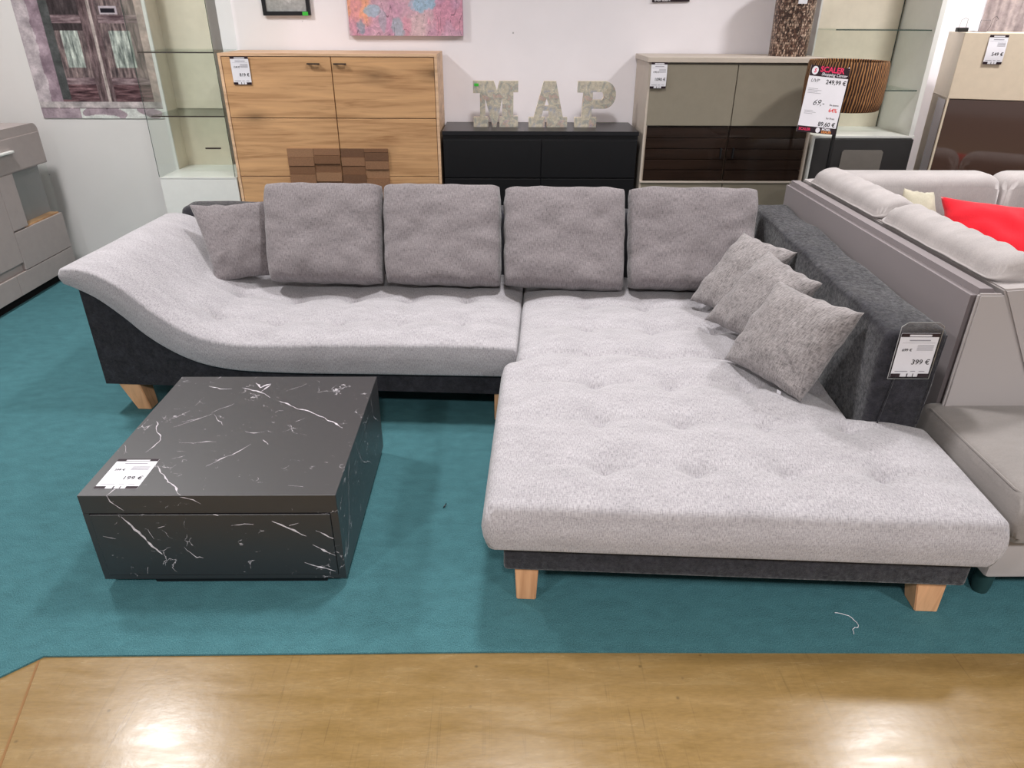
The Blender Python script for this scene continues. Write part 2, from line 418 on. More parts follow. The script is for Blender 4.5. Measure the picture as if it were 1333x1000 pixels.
def text_bm(body, size, x, y, z=.0008, align='LEFT', bold=0, shear=0):
    cu = bpy.data.curves.new('txt', 'FONT'); cu.body = body; cu.size = size; cu.align_x = align
    cu.offset = bold*size; cu.shear = shear; cu.resolution_u = 3
    o = bpy.data.objects.new('txt', cu); C.objects.link(o)
    bpy.context.view_layer.update()
    me = bpy.data.meshes.new_from_object(o.evaluated_get(bpy.context.evaluated_depsgraph_get()))
    bpy.data.objects.remove(o); bm = newbm(); bm.from_mesh(me); bpy.data.meshes.remove(me); bpy.data.curves.remove(cu)
    bm.transform(Matrix.Translation((x, y, z))); return bm
def join(*bms):
    out = newbm()
    for b in bms:
        me = bpy.data.meshes.new('t'); b.to_mesh(me); out.from_mesh(me); bpy.data.meshes.remove(me); b.free()
    return out
def curve_poly(outers, holes, depth, bev=.0):
    cu = bpy.data.curves.new('c', 'CURVE'); cu.dimensions = '2D'; cu.fill_mode = 'BOTH'; cu.extrude = depth/2; cu.bevel_depth = bev
    for pts in outers+holes:
        sp = cu.splines.new('POLY'); sp.points.add(len(pts)-1); sp.use_cyclic_u = True
        for i, p in enumerate(pts): sp.points[i].co = (p[0], p[1], 0, 1)
    o = bpy.data.objects.new('c', cu); C.objects.link(o); bpy.context.view_layer.update()
    me = bpy.data.meshes.new_from_object(o.evaluated_get(bpy.context.evaluated_depsgraph_get()))
    bpy.data.objects.remove(o); bm = newbm(); bm.from_mesh(me); bpy.data.meshes.remove(me); bpy.data.curves.remove(cu)
    bmesh.ops.remove_doubles(bm, verts=bm.verts[:], dist=1e-6)
    return bm
def paintgrid(name, w, h, nx, ny, fn, mat, parent=None, z=0.0, thick=0):
    """flat print in local XY with colours from fn(u,v) -> sRGB"""
    bm = newbm(); cl = bm.loops.layers.color.new('Col') if False else None
    vs = [[bm.verts.new((w*i/nx, h*j/ny, z)) for i in range(nx+1)] for j in range(ny+1)]
    for j in range(ny):
        for i in range(nx): bm.faces.new((vs[j][i], vs[j][i+1], vs[j+1][i+1], vs[j+1][i]))
    o = link(name, bm, mat, parent, local=True, smooth=False, recalc=False)
    at = o.data.color_attributes.new('Col', 'FLOAT_COLOR', 'POINT')
    k = 0
    for j in range(ny+1):
        for i in range(nx+1):
            at.data[k].color = srgb(*[max(0, min(255, q)) for q in fn(i/nx, j/ny)]); k += 1
    return o
def N(x, y, s=0): return noise.noise(Vector((x, y, s)))
def FR(x, y, s=0): return N(x, y, s)+.5*N(x*2.1, y*2.1, s+3)+.25*N(x*4.3, y*4.3, s+6)+.12*N(x*9, y*9, s+9)

# ------------------------------------------------------------------ setting
def struct(name, bm, mat, **k): return tag(link(name, bm, mat, at=(0, 0, 0), smooth=False, **k), kind='structure')
struct('floor', bx(-9, 7, -7, 5.2, -.1, -.006), M['vinyl'])
struct('wall_back', bx(-1.73, 7, 4.85, 5.05, 0, 3.2), M['wall'])
struct('wall_back_left', bx(-3.6, -1.73, 4.95, 5.05, 0, 3.2), M['wall_shaded'])
struct('wall_left', bx(-3.6, -3.4, 1.2, 4.95, 0, 3.2), M['wall_shaded'])
struct('ceiling', bx(-9, 7, -7, 5.2, 3.2, 3.3), plain('white_ceiling', srgb(215, 213, 208), .8, .2))
cp = [(-1.29, 1.418), (7, 1.405), (7, 4.85), (-1.73, 4.85), (-1.73, 4.95), (-3.4, 4.95), (-3.4, 1.2), (-3.6, 1.2), (-3.6, -.3), (-2.6, -.3), (-2.0, .82)]
cp = [(-1.29, 1.418), (0, 1.424), (1.5, 1.410), (7, 1.40), (7, 4.85), (-1.73, 4.85), (-1.73, 4.95), (-3.4, 4.95), (-3.4, 1.2), (-3.6, 1.2), (-3.6, -.3), (-3.2, -.3)]
tag(link('carpet', prism(newbm(), cp, 'z', -.0058, 0), M['carpet'], smooth=False, at=(0, 0, 0)), 'worn teal carpet under the sofas, ending at the ochre vinyl floor', 'carpet')
struct('trim_1', prism(newbm(), [(-1.302, 1.408), (-1.296, 1.408), (-1.175, .98), (-1.181, .98)], 'z', -.0062, -.0053), plain('brown_floor_seam', srgb(130, 95, 60), .7, .2))

# ------------------------------------------------------------------ corner sofa
sofa = thing('corner_sofa', (0, 1.6, 0), 'light grey tufted corner sofa on charcoal velvet base with wooden legs and curved left end', 'sofa', rotz=S34)
def prof(pts, x):
    if x <= pts[0][0]: return pts[0][1]
    for i in range(len(pts)-1):
        if x <= pts[i+1][0]:
            # catmull-ish smooth
            p1, p2 = pts[i], pts[i+1]; p0 = pts[i-1] if i else p1; p3 = pts[i+2] if i+2 < len(pts) else p2
            t = (x-p1[0])/(p2[0]-p1[0])
            m1 = (p2[1]-p0[1])/max(1e-6, p2[0]-p0[0])*(p2[0]-p1[0]); m2 = (p3[1]-p1[1])/max(1e-6, p3[0]-p1[0])*(p2[0]-p1[0])
            return (2*t**3-3*t*t+1)*p1[1]+(t**3-2*t*t+t)*m1+(-2*t**3+3*t*t)*p2[1]+(t**3-t*t)*m2
    return pts[-1][1]
TOP = [(-1.87, .676), (-1.80, .680), (-1.715, .658), (-1.625, .601), (-1.54, .520), (-1.448, .446), (-1.352, .393), (-1.249, .368), (-1.139, .360), (-.889, .366), (-.561, .376), (-.24, .380), (0, .376)]
BOT = [(-1.87, .612), (-1.83, .597), (-1.743, .55), (-1.656, .475), (-1.57, .387), (-1.476, .318), (-1.376, .269), (-1.27, .243), (-1.16, .232), (-.94, .228), (-.573, .233), (0, .238)]
def tufts(u, v, pts, depth=.022, s=.028):
    z = 0
    for a, b in pts:
        d2 = (u-a)**2+(v-b)**2
        if d2 < .03: z -= depth*math.exp(-math.sqrt(d2)/s)
    return z
def quilt(u, v, u0, v0, pu, pv, h=.012):
    a = abs(math.sin(math.pi*(u-u0)/pu)); b = abs(math.sin(math.pi*(v-v0)/pv))
    return h*(a**.45*.45+b**.45*.75-.75)
LT = [(-1.345+.2705*k, vv) for k in range(5) for vv in (1.265, 1.535, 1.80)]
def ltop(u, v, da, db):
    z = prof(TOP, u)
    f = min(1, db/.09)*min(1, da/.09)
    fl = max(0, min(1, (u+1.62)/.3))
    g_ = min(1, db/.22)*min(1, da/.15); z += .020*(1-(1-g_)**2)*fl + .010*(1-(1-g_)**2)
    z += f*quilt(u, v, -1.074, 1.265, .27, .27, .024)*fl
    z += f*tufts(u, v, LT, .042, .028)
    z += .004*N(u*3, v*3, 2)
    # soft crease running up the curved end
    c = -1.50-.16*(v-1.5); z -= .009*math.exp(-((u-c)/.03)**2)*max(0, min(1, (v-1.3)/.2))*f
    return z
link('left_seat_cushion', slab(lambda a, b: -1.875+a*1.868, lambda a, b: 1.062+b*.92, ltop, lambda u, v: prof(BOT, u), 150, 80, r=.013), M['fab'], sofa, local=True, sharp=None)
# stitched border seams on the front of both cushions
def ribbon(pts, r): return tube(newbm(), pts, r, 6)
def fz(u):
    return prof(TOP, u)-.010
# chaise
CT = [(.02+.27*k, vv) for k in range(1, 5) for vv in (.158, .425, .69)] + [(.02+.27*k, vv) for k in range(1, 4) for vv in (1.23, 1.49)]
CT += [(.01, 1.23)] if False else []
def sm(x): x = max(0, min(1, x)); return x*x*(3-2*x)
def cu_(a, b):
    v = -.035+b*2.0
    l = -.05+.052*sm((v-.86)/.06); r_ = 1.375+.01*v*0-.235*sm((v-.455)/.035)
    return l+a*(r_-l)
def ctop(u, v, da, db):
    f = min(1, min(da, db)/.10); g_ = min(1, min(da, db)/.24); g = 1-(1-g_)**2
    z = .384+.028*g
    fr = sm((v)/.05)
    z += f*quilt(u, v, .02, .158, .27, .266, .025)
    z += f*tufts(u, v, CT, .046, .028)
    if u < 1.0: z -= .020*math.exp(-abs(v-.965+.012*math.cos(2*math.pi*(u-.02)/.27))/.016)*min(1, (1.0-u)/.15)
    z += .012*sm((.95-v)/.1)
    z += .005*N(u*2.5, v*2.5, 5)
    return z
link('chaise_cushion', slab(cu_, lambda a, b: -.035+b*2.0, ctop, lambda u, v: .236, 100, 150, r=.022, bulge=.012), M['fab'], sofa, local=True, sharp=None)
# bases
bp = [(-1.83, .14)]+[(-1.83, prof(BOT, -1.83)+.01)]+[(x, prof(BOT, x)+.012) for x in [-1.79+.06*k for k in range(30)]]+[(-.005, .248), (-.005, .14)]
link('left_base', prism(newbm(), bp, 'y', 1.095, 2.08, 0), M['char'], sofa, local=True, sharp=40)
link('chaise_base', bx(.0, 1.335, .0, 2.08, .14, .248, bev=.012, seg=3), M['char'], sofa, local=True)
link('back_panel', rbx(-1.80, 1.15, 1.975, 2.125, .13, .716, .035, amp=.01, seed=4), M['char'], sofa, local=True)
# right arm: padded, subdivided and softly uneven
bm = rbx(1.155, 1.347, .455, 2.13, .15, .746, .03, amp=.012)
link('arm_rest', bm, M['char'], sofa, local=True, sharp=None)
link('seam', join(tube(newbm(), [(1.218, .452, .74), (1.215, .4505, .6), (1.20, .4505, .42)], .0025, 5), tube(newbm(), [(1.335, .452, .735), (1.33, .4505, .55), (1.325, .4505, .42)], .0025, 5)), M['char'], sofa, local=True)
def leg(cx, cy, dx, dy, top=.048, bot=.032, z1=.145):
    bm = newbm(); V = []
    for z, s, ox, oy in ((0, bot, dx, dy), (z1, top, 0, 0)):
        V.append([bm.verts.new((cx+ox+a*s, cy+oy+b*s, z)) for a, b in ((-1, -1), (1, -1), (1, 1), (-1, 1))])
    bm.faces.new(V[0][::-1]); bm.faces.new(V[1])
    for i in range(4): bm.faces.new((V[0][i], V[0][(i+1) % 4], V[1][(i+1) % 4], V[1][i]))
    bmesh.ops.bevel(bm, geom=bm.edges[:], offset=.003, segments=2, affect='EDGES')
    return bm
for a in ((-1.735, 1.15, .035, 0), (-1.735, 2.0, .035, 0), (-.065, 1.15, 0, 0, .04, .04), (.068, .058, .0, .0, .036, .03), (1.26, .075, .02, .0, .045, .034), (1.27, 2.0, 0, 0), (.07, 2.0, 0, 0)):
    link('leg', leg(*a), M['leg'], sofa, local=True, sharp=30)

# ------------------------------------------------------------------ cushions
G4 = 'large back cushions along the sofa'
cs = [(-1.122, -.575, -1.150, -.577, 'large grey back cushion nearest the curved left end of the sofa, beside the small pillow'),
      (-.560, -.008, -.575, -.010, 'large grey back cushion second from the left, in front of the oak highboard'),
      (.004, .572, .004, .583, 'large grey back cushion right above the joint of the two seats, before the black dresser'),
      (.590, 1.150, .592, 1.205, 'large grey back cushion at the right inner corner of the sofa, before the taupe highboard')]
for i, (b0, b1, t0, t1, lab) in enumerate(cs):
    yb = lambda x: 3.215-.055*x; yt = lambda x: 3.435-.055*x
    zt = .868+.006*[0, .5, -.3, .6][i]
    P = [(b0-.004, yb(b0), .445), (b1+.004, yb(b1), .440-.012*(i == 2)), (t1+.003, yt(t1), zt+.004), (t0-.003, yt(t0), zt)]
    o = link('back_cushion', pillow(P, .21, 48, 7, .34, .012, i+1, .010, .3, .035), M['fab_pillow'], sharp=None)
    tag(o, lab, 'cushion', G4)
o = link('throw_pillow', pillow([(-1.375, 3.235, .455), (-1.07, 3.40, .44), (-1.14, 3.50, .79), (-1.51, 3.43, .782)], .13, 30, 2.6, .55, .07, 11, .010), M['fab_pillow'], sharp=None)
tag(o, 'small grey throw pillow leaning at the curved left end of the sofa', 'pillow')
P3 = [((.846, 2.432, .435), (1.009, 2.087, .435), (1.172, 2.125, .748), (.998, 2.43, .75), 21, 'coarse grey throw pillow with white care tag, frontmost of three leaning on the arm'),
      ((.866, 2.815, .44), (1.02, 2.50, .44), (1.165, 2.44, .735), (1.085, 2.80, .752), 22, 'coarse grey throw pillow in the middle of the three leaning on the arm'),
      ((.856, 3.045, .44), (1.0, 2.80, .44), (1.235, 2.86, .725), (1.085, 3.125, .735), 23, 'coarse grey throw pillow at the back of the three, next to the corner back cushion')]
G3 = 'throw pillows leaning on the charcoal arm'
for a, b, c, d, s, lab in P3:
    if s == 21:
        ctr = (Vector(a)+Vector(c))/2
        root = thing('throw_pillow', (ctr.x, ctr.y, .43), lab, 'pillow', G3)
        link('pillow_body', pillow([a, b, c, d], .17, 36, 2.6, .52, .07, s, .009), M['fab_knit'], root, sharp=None)
        bm = bx(0, .018, 0, .002, 0, .02); bm.transform(Matrix.Translation((.955, 2.165, .425)) @ Matrix.Rotation(-1.1, 4, 'Z'))
        link('care_tag', bm, M['paper'], root, smooth=False)
    else:
        tag(link('throw_pillow', pillow([a, b, c, d], .14, 36, 2.6, .52, .07, s, .009), M['fab_knit'], sharp=None), lab, 'pillow', G3)

# ------------------------------------------------------------------ coffee table
X0, X1, Y0, Y1 = -1.245, -.492, 1.69, 2.455
ct = thing('coffee_table', ((X0+X1)/2, (Y0+Y1)/2, 0), 'low square black coffee table with white marble veining on the carpet before the sofa', 'coffee table')
def veins(specs):
    bm = newbm()
    for face, pts, w in specs:
        out = []
        for i in range(len(pts)-1):
            a, b = Vector(pts[i]), Vector(pts[i+1]); n = max(2, int((b-a).length/.012))
            for k in range(n): out.append(a.lerp(b, k/n))
        out.append(Vector(pts[-1]))
        L_ = []; m = len(out)
        for i, p in enumerate(out):
            d = (out[min(i+1, m-1)]-out[max(i-1, 0)]).normalized(); nn = Vector((-d.y, d.x))
            p = p+nn*(.009*noise.noise(Vector((p.x*22, p.y*22, w*900)))+.004*noise.noise(Vector((p.x*70, p.y*70, 2))))
            ww = w*(.15+1.3*abs(noise.noise(Vector((p.x*38, p.y*38, 3)))))*min(1, .3+min(i, m-1-i)/4)
            for q in (p+nn*ww, p-nn*ww):
                L_.append(bm.verts.new({'t': (q.x, q.y, .3504), 'f': (q.x, Y0-.0024, q.y), 'u': (q.x, Y0-.0004, q.y), 's': (X1+.0004, q.x, q.y)}[face]))
        for i in range(m-1): bm.faces.new((L_[2*i], L_[2*i+1], L_[2*i+3], L_[2*i+2]))
    return bm
# vein paths read on the slab, in metres
def T(x, y): return (X0+x*(X1-X0), Y0+y*(Y1-Y0))
def F(x, z): return (X0+x*(X1-X0), .03+z*.32)
VEINS = [
    ('t', [T(.07, .56), T(.09, .50), T(.15, .40), T(.13, .30)], .004), ('t', [T(.02, .36), T(.05, .29)], .003),
    ('t', [T(.13, .15), T(.16, .08), T(.11, 0)], .004), ('t', [T(.22, .20), T(.33, .08), T(.40, 0)], .0045),
    ('t', [T(.57, .74), T(.70, .66), T(.80, .60), T(.93, .50)], .005), ('t', [T(.35, .88), T(.45, .84), T(.52, .78)], .005),
    ('t', [T(.18, .90), T(.24, .87), T(.30, .87)], .004), ('t', [T(.40, .93), T(.44, .88), T(.48, .92), T(.46, .84)], .006),
    ('t', [T(.36, .72), T(.28, .63)], .0025), ('t', [T(.16, .50), T(.22, .55), T(.30, .62)], .0025), ('t', [T(.30, .62), T(.38, .52)], .002),
    ('t', [T(.50, .47), T(.54, .45), T(.58, .47)], .004), ('t', [T(.60, .40), T(.63, .36)], .004), ('t', [T(.42, .20), T(.50, .28), T(.56, .36)], .0025),
    ('t', [T(.24, .37), T(.40, .38)], .002), ('t', [T(.58, .84), T(.66, .92)], .002), ('t', [T(.70, .55), T(.74, .58)], .002), ('t', [T(.80, .06), T(.86, .05)], .0025), ('t', [T(.18, .55), T(.25, .58)], .0025),
    ('u', [F(.40, 1), F(.47, .90)], .004), ('u', [F(.11, 1), F(.12, .93), F(.16, .82)], .004),
    ('f', [F(.15, .77), F(.19, .62), F(.27, .32)], .005), ('f', [F(.51, .78), F(.53, .77)], .006), ('f', [F(.57, .68), F(.66, .69)], .004), ('f', [F(.74, .72), F(.80, .60), F(.86, .52)], .006),
    ('f', [F(.80, .66), F(.84, .68)], .007), ('f', [F(.90, .58), F(.97, .50)], .005), ('f', [F(.88, .42), F(.97, .30)], .005), ('f', [F(.84, .22), F(.90, .14), F(.96, .10)], .005),
    ('f', [F(.28, .63), F(.31, .65)], .005), ('f', [F(.24, .62), F(.25, .5)], .002), ('f', [F(.36, .40), F(.40, .26), F(.43, .26)], .002), ('f', [F(.19, .16), F(.18, .08)], .004), ('f', [F(.05, .52), F(.10, .50)], .003),
    ('s', [(1.72, .08), (1.80, .16), (1.86, .30), (1.90, .35)], .0025), ('s', [(2.0, .34), (2.06, .22), (2.2, .12)], .0015), ('s', [(2.30, .35), (2.32, .25), (2.40, .18)], .002)]
def vein_mesh(faces):
    b_ = veins([v for v in VEINS if v[0] in faces])
    for f in b_.faces: f.material_index = 1
    return b_
body = join(bx(X0, X1, Y0, Y1, .285, .35, bev=.0012, seg=1), bx(X0, X1, Y0+.02, Y1, .03, .285), bx(X0, X0+.018, Y0, Y0+.02, .03, .285), bx(X1-.022, X1, Y0, Y0+.02, .03, .285), bx(X0+.018, X1-.022, Y0, Y0+.02, .03, .045))
link('table_body', join(body, vein_mesh('tus')), [M['marble'], M['vein']], ct, smooth=False, recalc=False)
link('drawer', join(bx(X0+.019, X1-.024, Y0-.002, Y0+.018, .047, .281, bev=.001, seg=1), vein_mesh('f')), [M['marble'], M['vein']], ct, smooth=False, recalc=False)
link('plinth', bx(-1.10, -.56, Y0+.02, Y1-.12, .0, .03), M['blackfront'], ct, smooth=False)


# ------------------------------------------------------------------ cards
def mat_from(o, x, y):
    """matrix from origin and two axis vectors (x right, y up)"""
    o, x, y = Vector(o), Vector(x).normalized(), Vector(y).normalized(); z = x.cross(y).normalized(); y = z.cross(x)
    return Matrix(((x.x, y.x, z.x, o.x), (x.y, y.y, z.y, o.y), (x.z, y.z, z.z, o.z), (0, 0, 0, 1)))
def rect(x0, x1, y0, y1, z): 
    bm = newbm(); vs = [bm.verts.new(p) for p in ((x0, y0, z), (x1, y0, z), (x1, y1, z), (x0, y1, z))]; bm.faces.new(vs); return bm
def price_card(mtx, w, h, price, label, old='', sleeve=False, curl=0):
    r = thing('price_tag', None, label, 'price tag', mat=mtx)
    n = 8; bm = newbm(); t_ = .0006
    zc = lambda y: curl*math.sin(math.pi*min(1, max(0, (y+.02)/h)))
    rows = [[bm.verts.new((x, h*j/n, zc(h*j/n)+o_)) for x in (0, w)] for o_ in (0, -t_) for j in range(n+1)]
    A, B = rows[:n+1], rows[n+1:]
    for j in range(n):
        bm.faces.new((A[j][0], A[j][1], A[j+1][1], A[j+1][0])); bm.faces.new((B[j][1], B[j][0], B[j+1][0], B[j+1][1]))
        bm.faces.new((A[j][1], B[j][1], B[j+1][1], A[j+1][1])); bm.faces.new((A[j][0], A[j+1][0], B[j+1][0], B[j][0]))
    bm.faces.new((A[0][0], B[0][0], B[0][1], A[0][1])); bm.faces.new((A[n][0], A[n][1], B[n][1], B[n][0]))
    link('paper', bm, M['paper'], r, local=True, sharp=30)
    def bend(b):
        for v in b.verts: v.co.z += zc(v.co.y)
        return b
    e = .0009
    link('header_band', bend(join(rect(0, w*.22, h*.92, h, e), rect(w*.22, w*.8, h*.975, h, e), rect(w*.8, w, h*.92, h, e), rect(w*.22, w*.8, h*.92, h*.93, e))), M['band'], r, local=True, smooth=False, recalc=False)
    link('footer_band', bend(join(rect(0, w*.25, 0, h*.085, e), rect(w*.25, w*.72, 0, h*.012, e), rect(w*.72, w, 0, h*.085, e), rect(w*.42, w*.45, 0, h*.085, e), rect(w*.58, w*.6, 0, h*.085, e))), M['band'], r, local=True, smooth=False, recalc=False)
    pr = text_bm(price, h*.16, w*.95, h*.30, e, 'RIGHT', .006)
    link('price_lettering', bend(pr), M['ink'], r, local=True, smooth=False, recalc=False)
    if old: link('old_price_lettering', bend(text_bm(old, h*.085, w*.12, h*.60, e, 'LEFT', .012)), M['ink'], r, local=True, smooth=False, recalc=False)
    fp = [rect(w*.25, w*.8, h*.83, h*.855, e)]+[rect(w*.5, w*.93, h*(.62+.035*k), h*(.632+.035*k), e) for k in range(4)]+[rect(w*.08, w*.94, h*.785, h*.79, e), rect(w*.08, w*.42, h*.13, h*.145, e), rect(w*.5, w*.63, h*.13, h*.145, e), rect(w*.72, w*.88, h*.13, h*.145, e)]
    link('fine_print', bend(join(*fp)), M['inkgrey'], r, local=True, smooth=False, recalc=False)
    if sleeve:
        pts = [(-.006, -.006), (w+.006, -.006), (w+.006, h+.022), (w-.012, h+.036), (.012, h+.036), (-.006, h+.022)]
        b = newbm(); prism(b, pts, 'z', -.0022, .0025)
        link('plastic_sleeve', b, M['sleeve'], r, local=True, smooth=False)
        link('sleeve_rim', tube(newbm(), [(p[0], p[1], 0) for p in pts]+[(pts[0][0], pts[0][1], 0)], .0012, 5), M['brass'], r, local=True)
    return r

# ------------------------------------------------------------------ oak highboard
def cab(name, loc, label, cat, rotz=0): return thing(name, loc, label, cat, rotz=rotz)
oak = cab('highboard', (-1.0, 4.62, 0), 'tall oak highboard with dark end-grain block inlay standing behind the sofa', 'cabinet')
ox0, ox1, oy = -1.615, -.375, 4.42
link('case', join(bx(ox0, ox1, oy-.0, 4.83, 1.385, 1.40, bev=.001, seg=1), bx(ox0, ox0+.016, oy, 4.83, .05, 1.385), bx(ox1-.016, ox1, oy, 4.83, .05, 1.385), bx(ox0+.016, ox1-.016, oy+.03, 4.83, .05, 1.385)), M['oak_side'], oak, smooth=False)
link('plinth', bx(ox0+.05, ox1-.05, oy+.05, 4.8, 0, .05), M['dk'], oak, smooth=False)
xm = -.978
zr = [(.055, .384), (.388, .717), (.721, 1.052), (1.056, 1.381)]
for di, (a, b) in enumerate(((ox0+.019, xm-.0025), (xm+.0025, ox1-.019))):
    parts = []
    ix0, ix1 = (-1.295, b) if di == 0 else (a, -.69)
    for z0, z1 in zr: parts.append(bx(a, b, oy+.001, oy+.024, z0, z1, bev=.0015, seg=1))
    d = link('door', join(*parts), M['oak'], oak, smooth=False)
    # block inlay with own tones
    bm = newbm(); cols = []
    nx = 2; xs_ = [ix0+(ix1-ix0)*k/nx for k in range(nx+1)]
    zs_ = [.885, .845, .795, .745, .69, .62, .56]
    random.seed(5+di)
    for cx_ in range(nx):
        off = random.choice((0, .018, -.012))
        zz = [.885]+[z+off for z in zs_[1:-1]]+[.56]
        for k in range(len(zz)-1):
            dpt = random.choice((.002, .006, .010)); base = random.choice(((138, 102, 76), (122, 88, 64), (148, 112, 84), (108, 78, 58)))
            n0 = len(bm.faces); box(bm, xs_[cx_]+.001, xs_[cx_+1]-.001, oy-dpt, oy+.003, zz[k+1]+.001, zz[k]-.001); bm.faces.ensure_lookup_table()
            cols += [base]*(len(bm.faces)-n0)
    bl = link('block_inlay', bm, M['blocks'], d, smooth=False, local=False)
    bl.parent = d
    bl.data.transform(Matrix.Translation((0, 0, 0)))
    at = bl.data.color_attributes.new('Col', 'FLOAT_COLOR', 'CORNER')
    for p in bl.data.polygons:
        for li in p.loop_indices: at.data[li].color = srgb(*cols[p.index])
    hx = (-1.112, -1.040) if di == 0 else (-.962, -.890)
    h = link('handle', join(bx(hx[0], hx[1], oy-.022, oy-.012, 1.343, 1.351), bx(hx[0]+.006, hx[0]+.014, oy-.014, oy+.002, 1.343, 1.350), bx(hx[1]-.014, hx[1]-.006, oy-.014, oy+.002, 1.343, 1.350)), M['handle_dk'], oak, smooth=False)
    h.parent = d
price_card(mat_from((-1.545, oy-.004, 1.236), (1, 0, 0), (0, -.02, 1)), .103, .147, '819 €', 'white price tag hanging on the left door of the oak highboard', '1249 €', curl=-.0)

# ------------------------------------------------------------------ black dresser and letters
bd = cab('dresser', (.22, 4.64, 0), 'low black chest of drawers between the oak and taupe highboards, under the letters', 'dresser')
link('case', join(bx(-.362, .812, 4.42, 4.83, .962, .985, bev=.001, seg=1), bx(-.36, .81, 4.44, 4.83, .03, .962)), M['black'], bd, smooth=False)
for z0, z1 in ((.715, .935), (.49, .708), (.26, .483), (.04, .253)):
    for a, b in ((-.355, .2285), (.2335, .805)):
        d = link('drawer', bx(a, b, 4.421, 4.44, z0, z1, bev=.0015, seg=1), M['blackfront'], bd, smooth=False)
bdm = M['black']
def mapcol():
    t = NT('map_print'); v = t.co()
    n1 = t.noise(v, 16, 5, .6, .5); n2 = t.noise(v, 40, 4, .7); n3 = t.noise(v, 300, 2)
    c = t.ramp(n1, [(.34, srgb(172, 174, 184)), (.42, srgb(196, 188, 176)), (.5, srgb(208, 198, 178)), (.56, srgb(170, 172, 166)), (.64, srgb(204, 178, 162)), (.7, srgb(180, 168, 176))])
    c = t.mix(c, t.ramp(n2, [(.3, g1(.75)), (.7, g1(1.12))]), 1.0, 'MULTIPLY'); c = t.mix(c, t.ramp(n3, [(.3, g1(.8)), (.7, g1(1.12))]), 1.0, 'MULTIPLY')
    t.col(c); t.set(.5, .3); return t.m
M['map'] = mapcol(); M['letteredge'] = plain('pale_wood_edge', srgb(246, 230, 208), .6, .3)
def arc(cx, cy, rx, ry, a0, a1, n): return [(cx+rx*math.cos(R(a0+(a1-a0)*k/n)), cy+ry*math.sin(R(a0+(a1-a0)*k/n))) for k in range(n+1)]
LET = {
 'M': (.272, [[(0, 0), (.33, 0), (.33, .22), (.265, .22), (.265, .64), (.43, 0), (.51, 0), (.645, .62), (.645, .22), (.585, .22), (.585, .0), (1, 0), (1, .24), (.895, .24), (.895, .76), (1, .76), (1, 1), (.585, 1), (.53, .80), (.46, 1), (0, 1), (0, .74), (.15, .74), (.15, .22), (0, .22)]], []),
 'A': (.237, [[(0, 0), (.425, 0), (.425, .22), (.33, .22), (.365, .36), (.52, .36), (.52, .22), (.47, .22), (.47, 0), (1, 0), (1, .22), (.885, .22), (.685, 1), (.375, 1), (.13, .22), (0, .22)]], [[(.40, .47), (.52, .47), (.455, .63)]]),
 'P': (.245, [[(0, 0), (.55, 0), (.55, .22), (.42, .22), (.42, .41), (.72, .41)]+arc(.72, .705, .28, .295, -80, 80, 10)+[(.72, 1), (.05, 1), (.05, .76), (.2, .76), (.17, .22), (0, .22)]], [[(.43, .60), (.66, .60), (.70, .65), (.70, .72), (.66, .77), (.43, .77)]])}
for ch, x0, lab in (('M', -.180, 'wooden letter M covered in map paper, left on the black dresser'), ('A', .158, 'wooden letter A covered in map paper, between M and P'), ('P', .440, 'wooden letter P covered in map paper, right on the black dresser')):
    w, outs, holes = LET[ch]; H = .262
    sc = lambda L: [[(a*w, b*H) for a, b in l] for l in L]
    r = thing('letter_'+ch.lower(), (x0, 4.60, .985), lab, 'decorative letter')
    r['label'] = lab; r.name = 'decorative_letter'
    b1 = curve_poly(sc(outs), sc(holes), .03); b1.transform(Matrix.Translation((0, .015, 0)) @ Matrix.Rotation(R(90), 4, 'X'))
    link('letter_body', b1, M['letteredge'], r, local=True, smooth=False)
    b2 = curve_poly(sc(outs), sc(holes), .0012); b2.transform(Matrix.Translation((0, -.0008, 0)) @ Matrix.Rotation(R(90), 4, 'X'))
    link('map_face', b2, M['map'], r, local=True, smooth=False)
    if ch == 'M': link('price_sticker', bx(.008, .034, -.003, -.0012, .232, .248), M['green'], r, local=True, smooth=False)

# ------------------------------------------------------------------ taupe highboard
th = cab('highboard', (1.33, 4.62, 0), 'taupe highboard with dark slatted glass doors, right of the black dresser', 'cabinet')
tx0, tx1, ty = .838, 1.838, 4.42
link('case', join(bx(tx0-.012, tx1+.012, ty-.014, 4.84, 1.362, 1.39, bev=.002, seg=1), bx(tx0, tx0+.018, ty, 4.84, .03, 1.362), bx(tx1-.018, tx1, ty, 4.84, .03, 1.362), bx(tx0+.018, tx1-.018, ty+.04, 4.84, .03, 1.362)), M['taupe_case'], th, smooth=False)
for di, (a, b) in enumerate(((tx0+.012, 1.3495), (1.3545, tx1-.012))):
    d = link('door', bx(a, b, ty-.002, ty+.02, 1.02, 1.352, bev=.001, seg=1), M['taupe'], th, smooth=False)
    sl = join(*[bx(a+.004, b-.004, ty+.012, ty+.03, .70+.0625*k, .70+.0625*(k+1)-.004, bev=.002, seg=1) for k in range(5)]+[bx(a+.002, b-.002, ty+.03, ty+.036, .70, 1.015)])
    s = link('slat_panel', sl, M['wenge'], d, smooth=False)
    gp = link('glass_pane', bx(a, b, ty-.002, ty+.003, .697, 1.016), M['smoke'], d, smooth=False)
    hx = 1.312 if di == 0 else 1.386
    link('handle', bx(hx-.004, hx+.004, ty-.022, ty-.004, .835, .895), M['blackm'], d, smooth=False)
    link('drawer', bx(a, b, ty-.002, ty+.02, .36, .69, bev=.001, seg=1), M['taupe'], th, smooth=False)
link('trim_strip', bx(tx0, tx1, ty-.012, ty, .689, .698), M['taupe_case'], th, smooth=False)
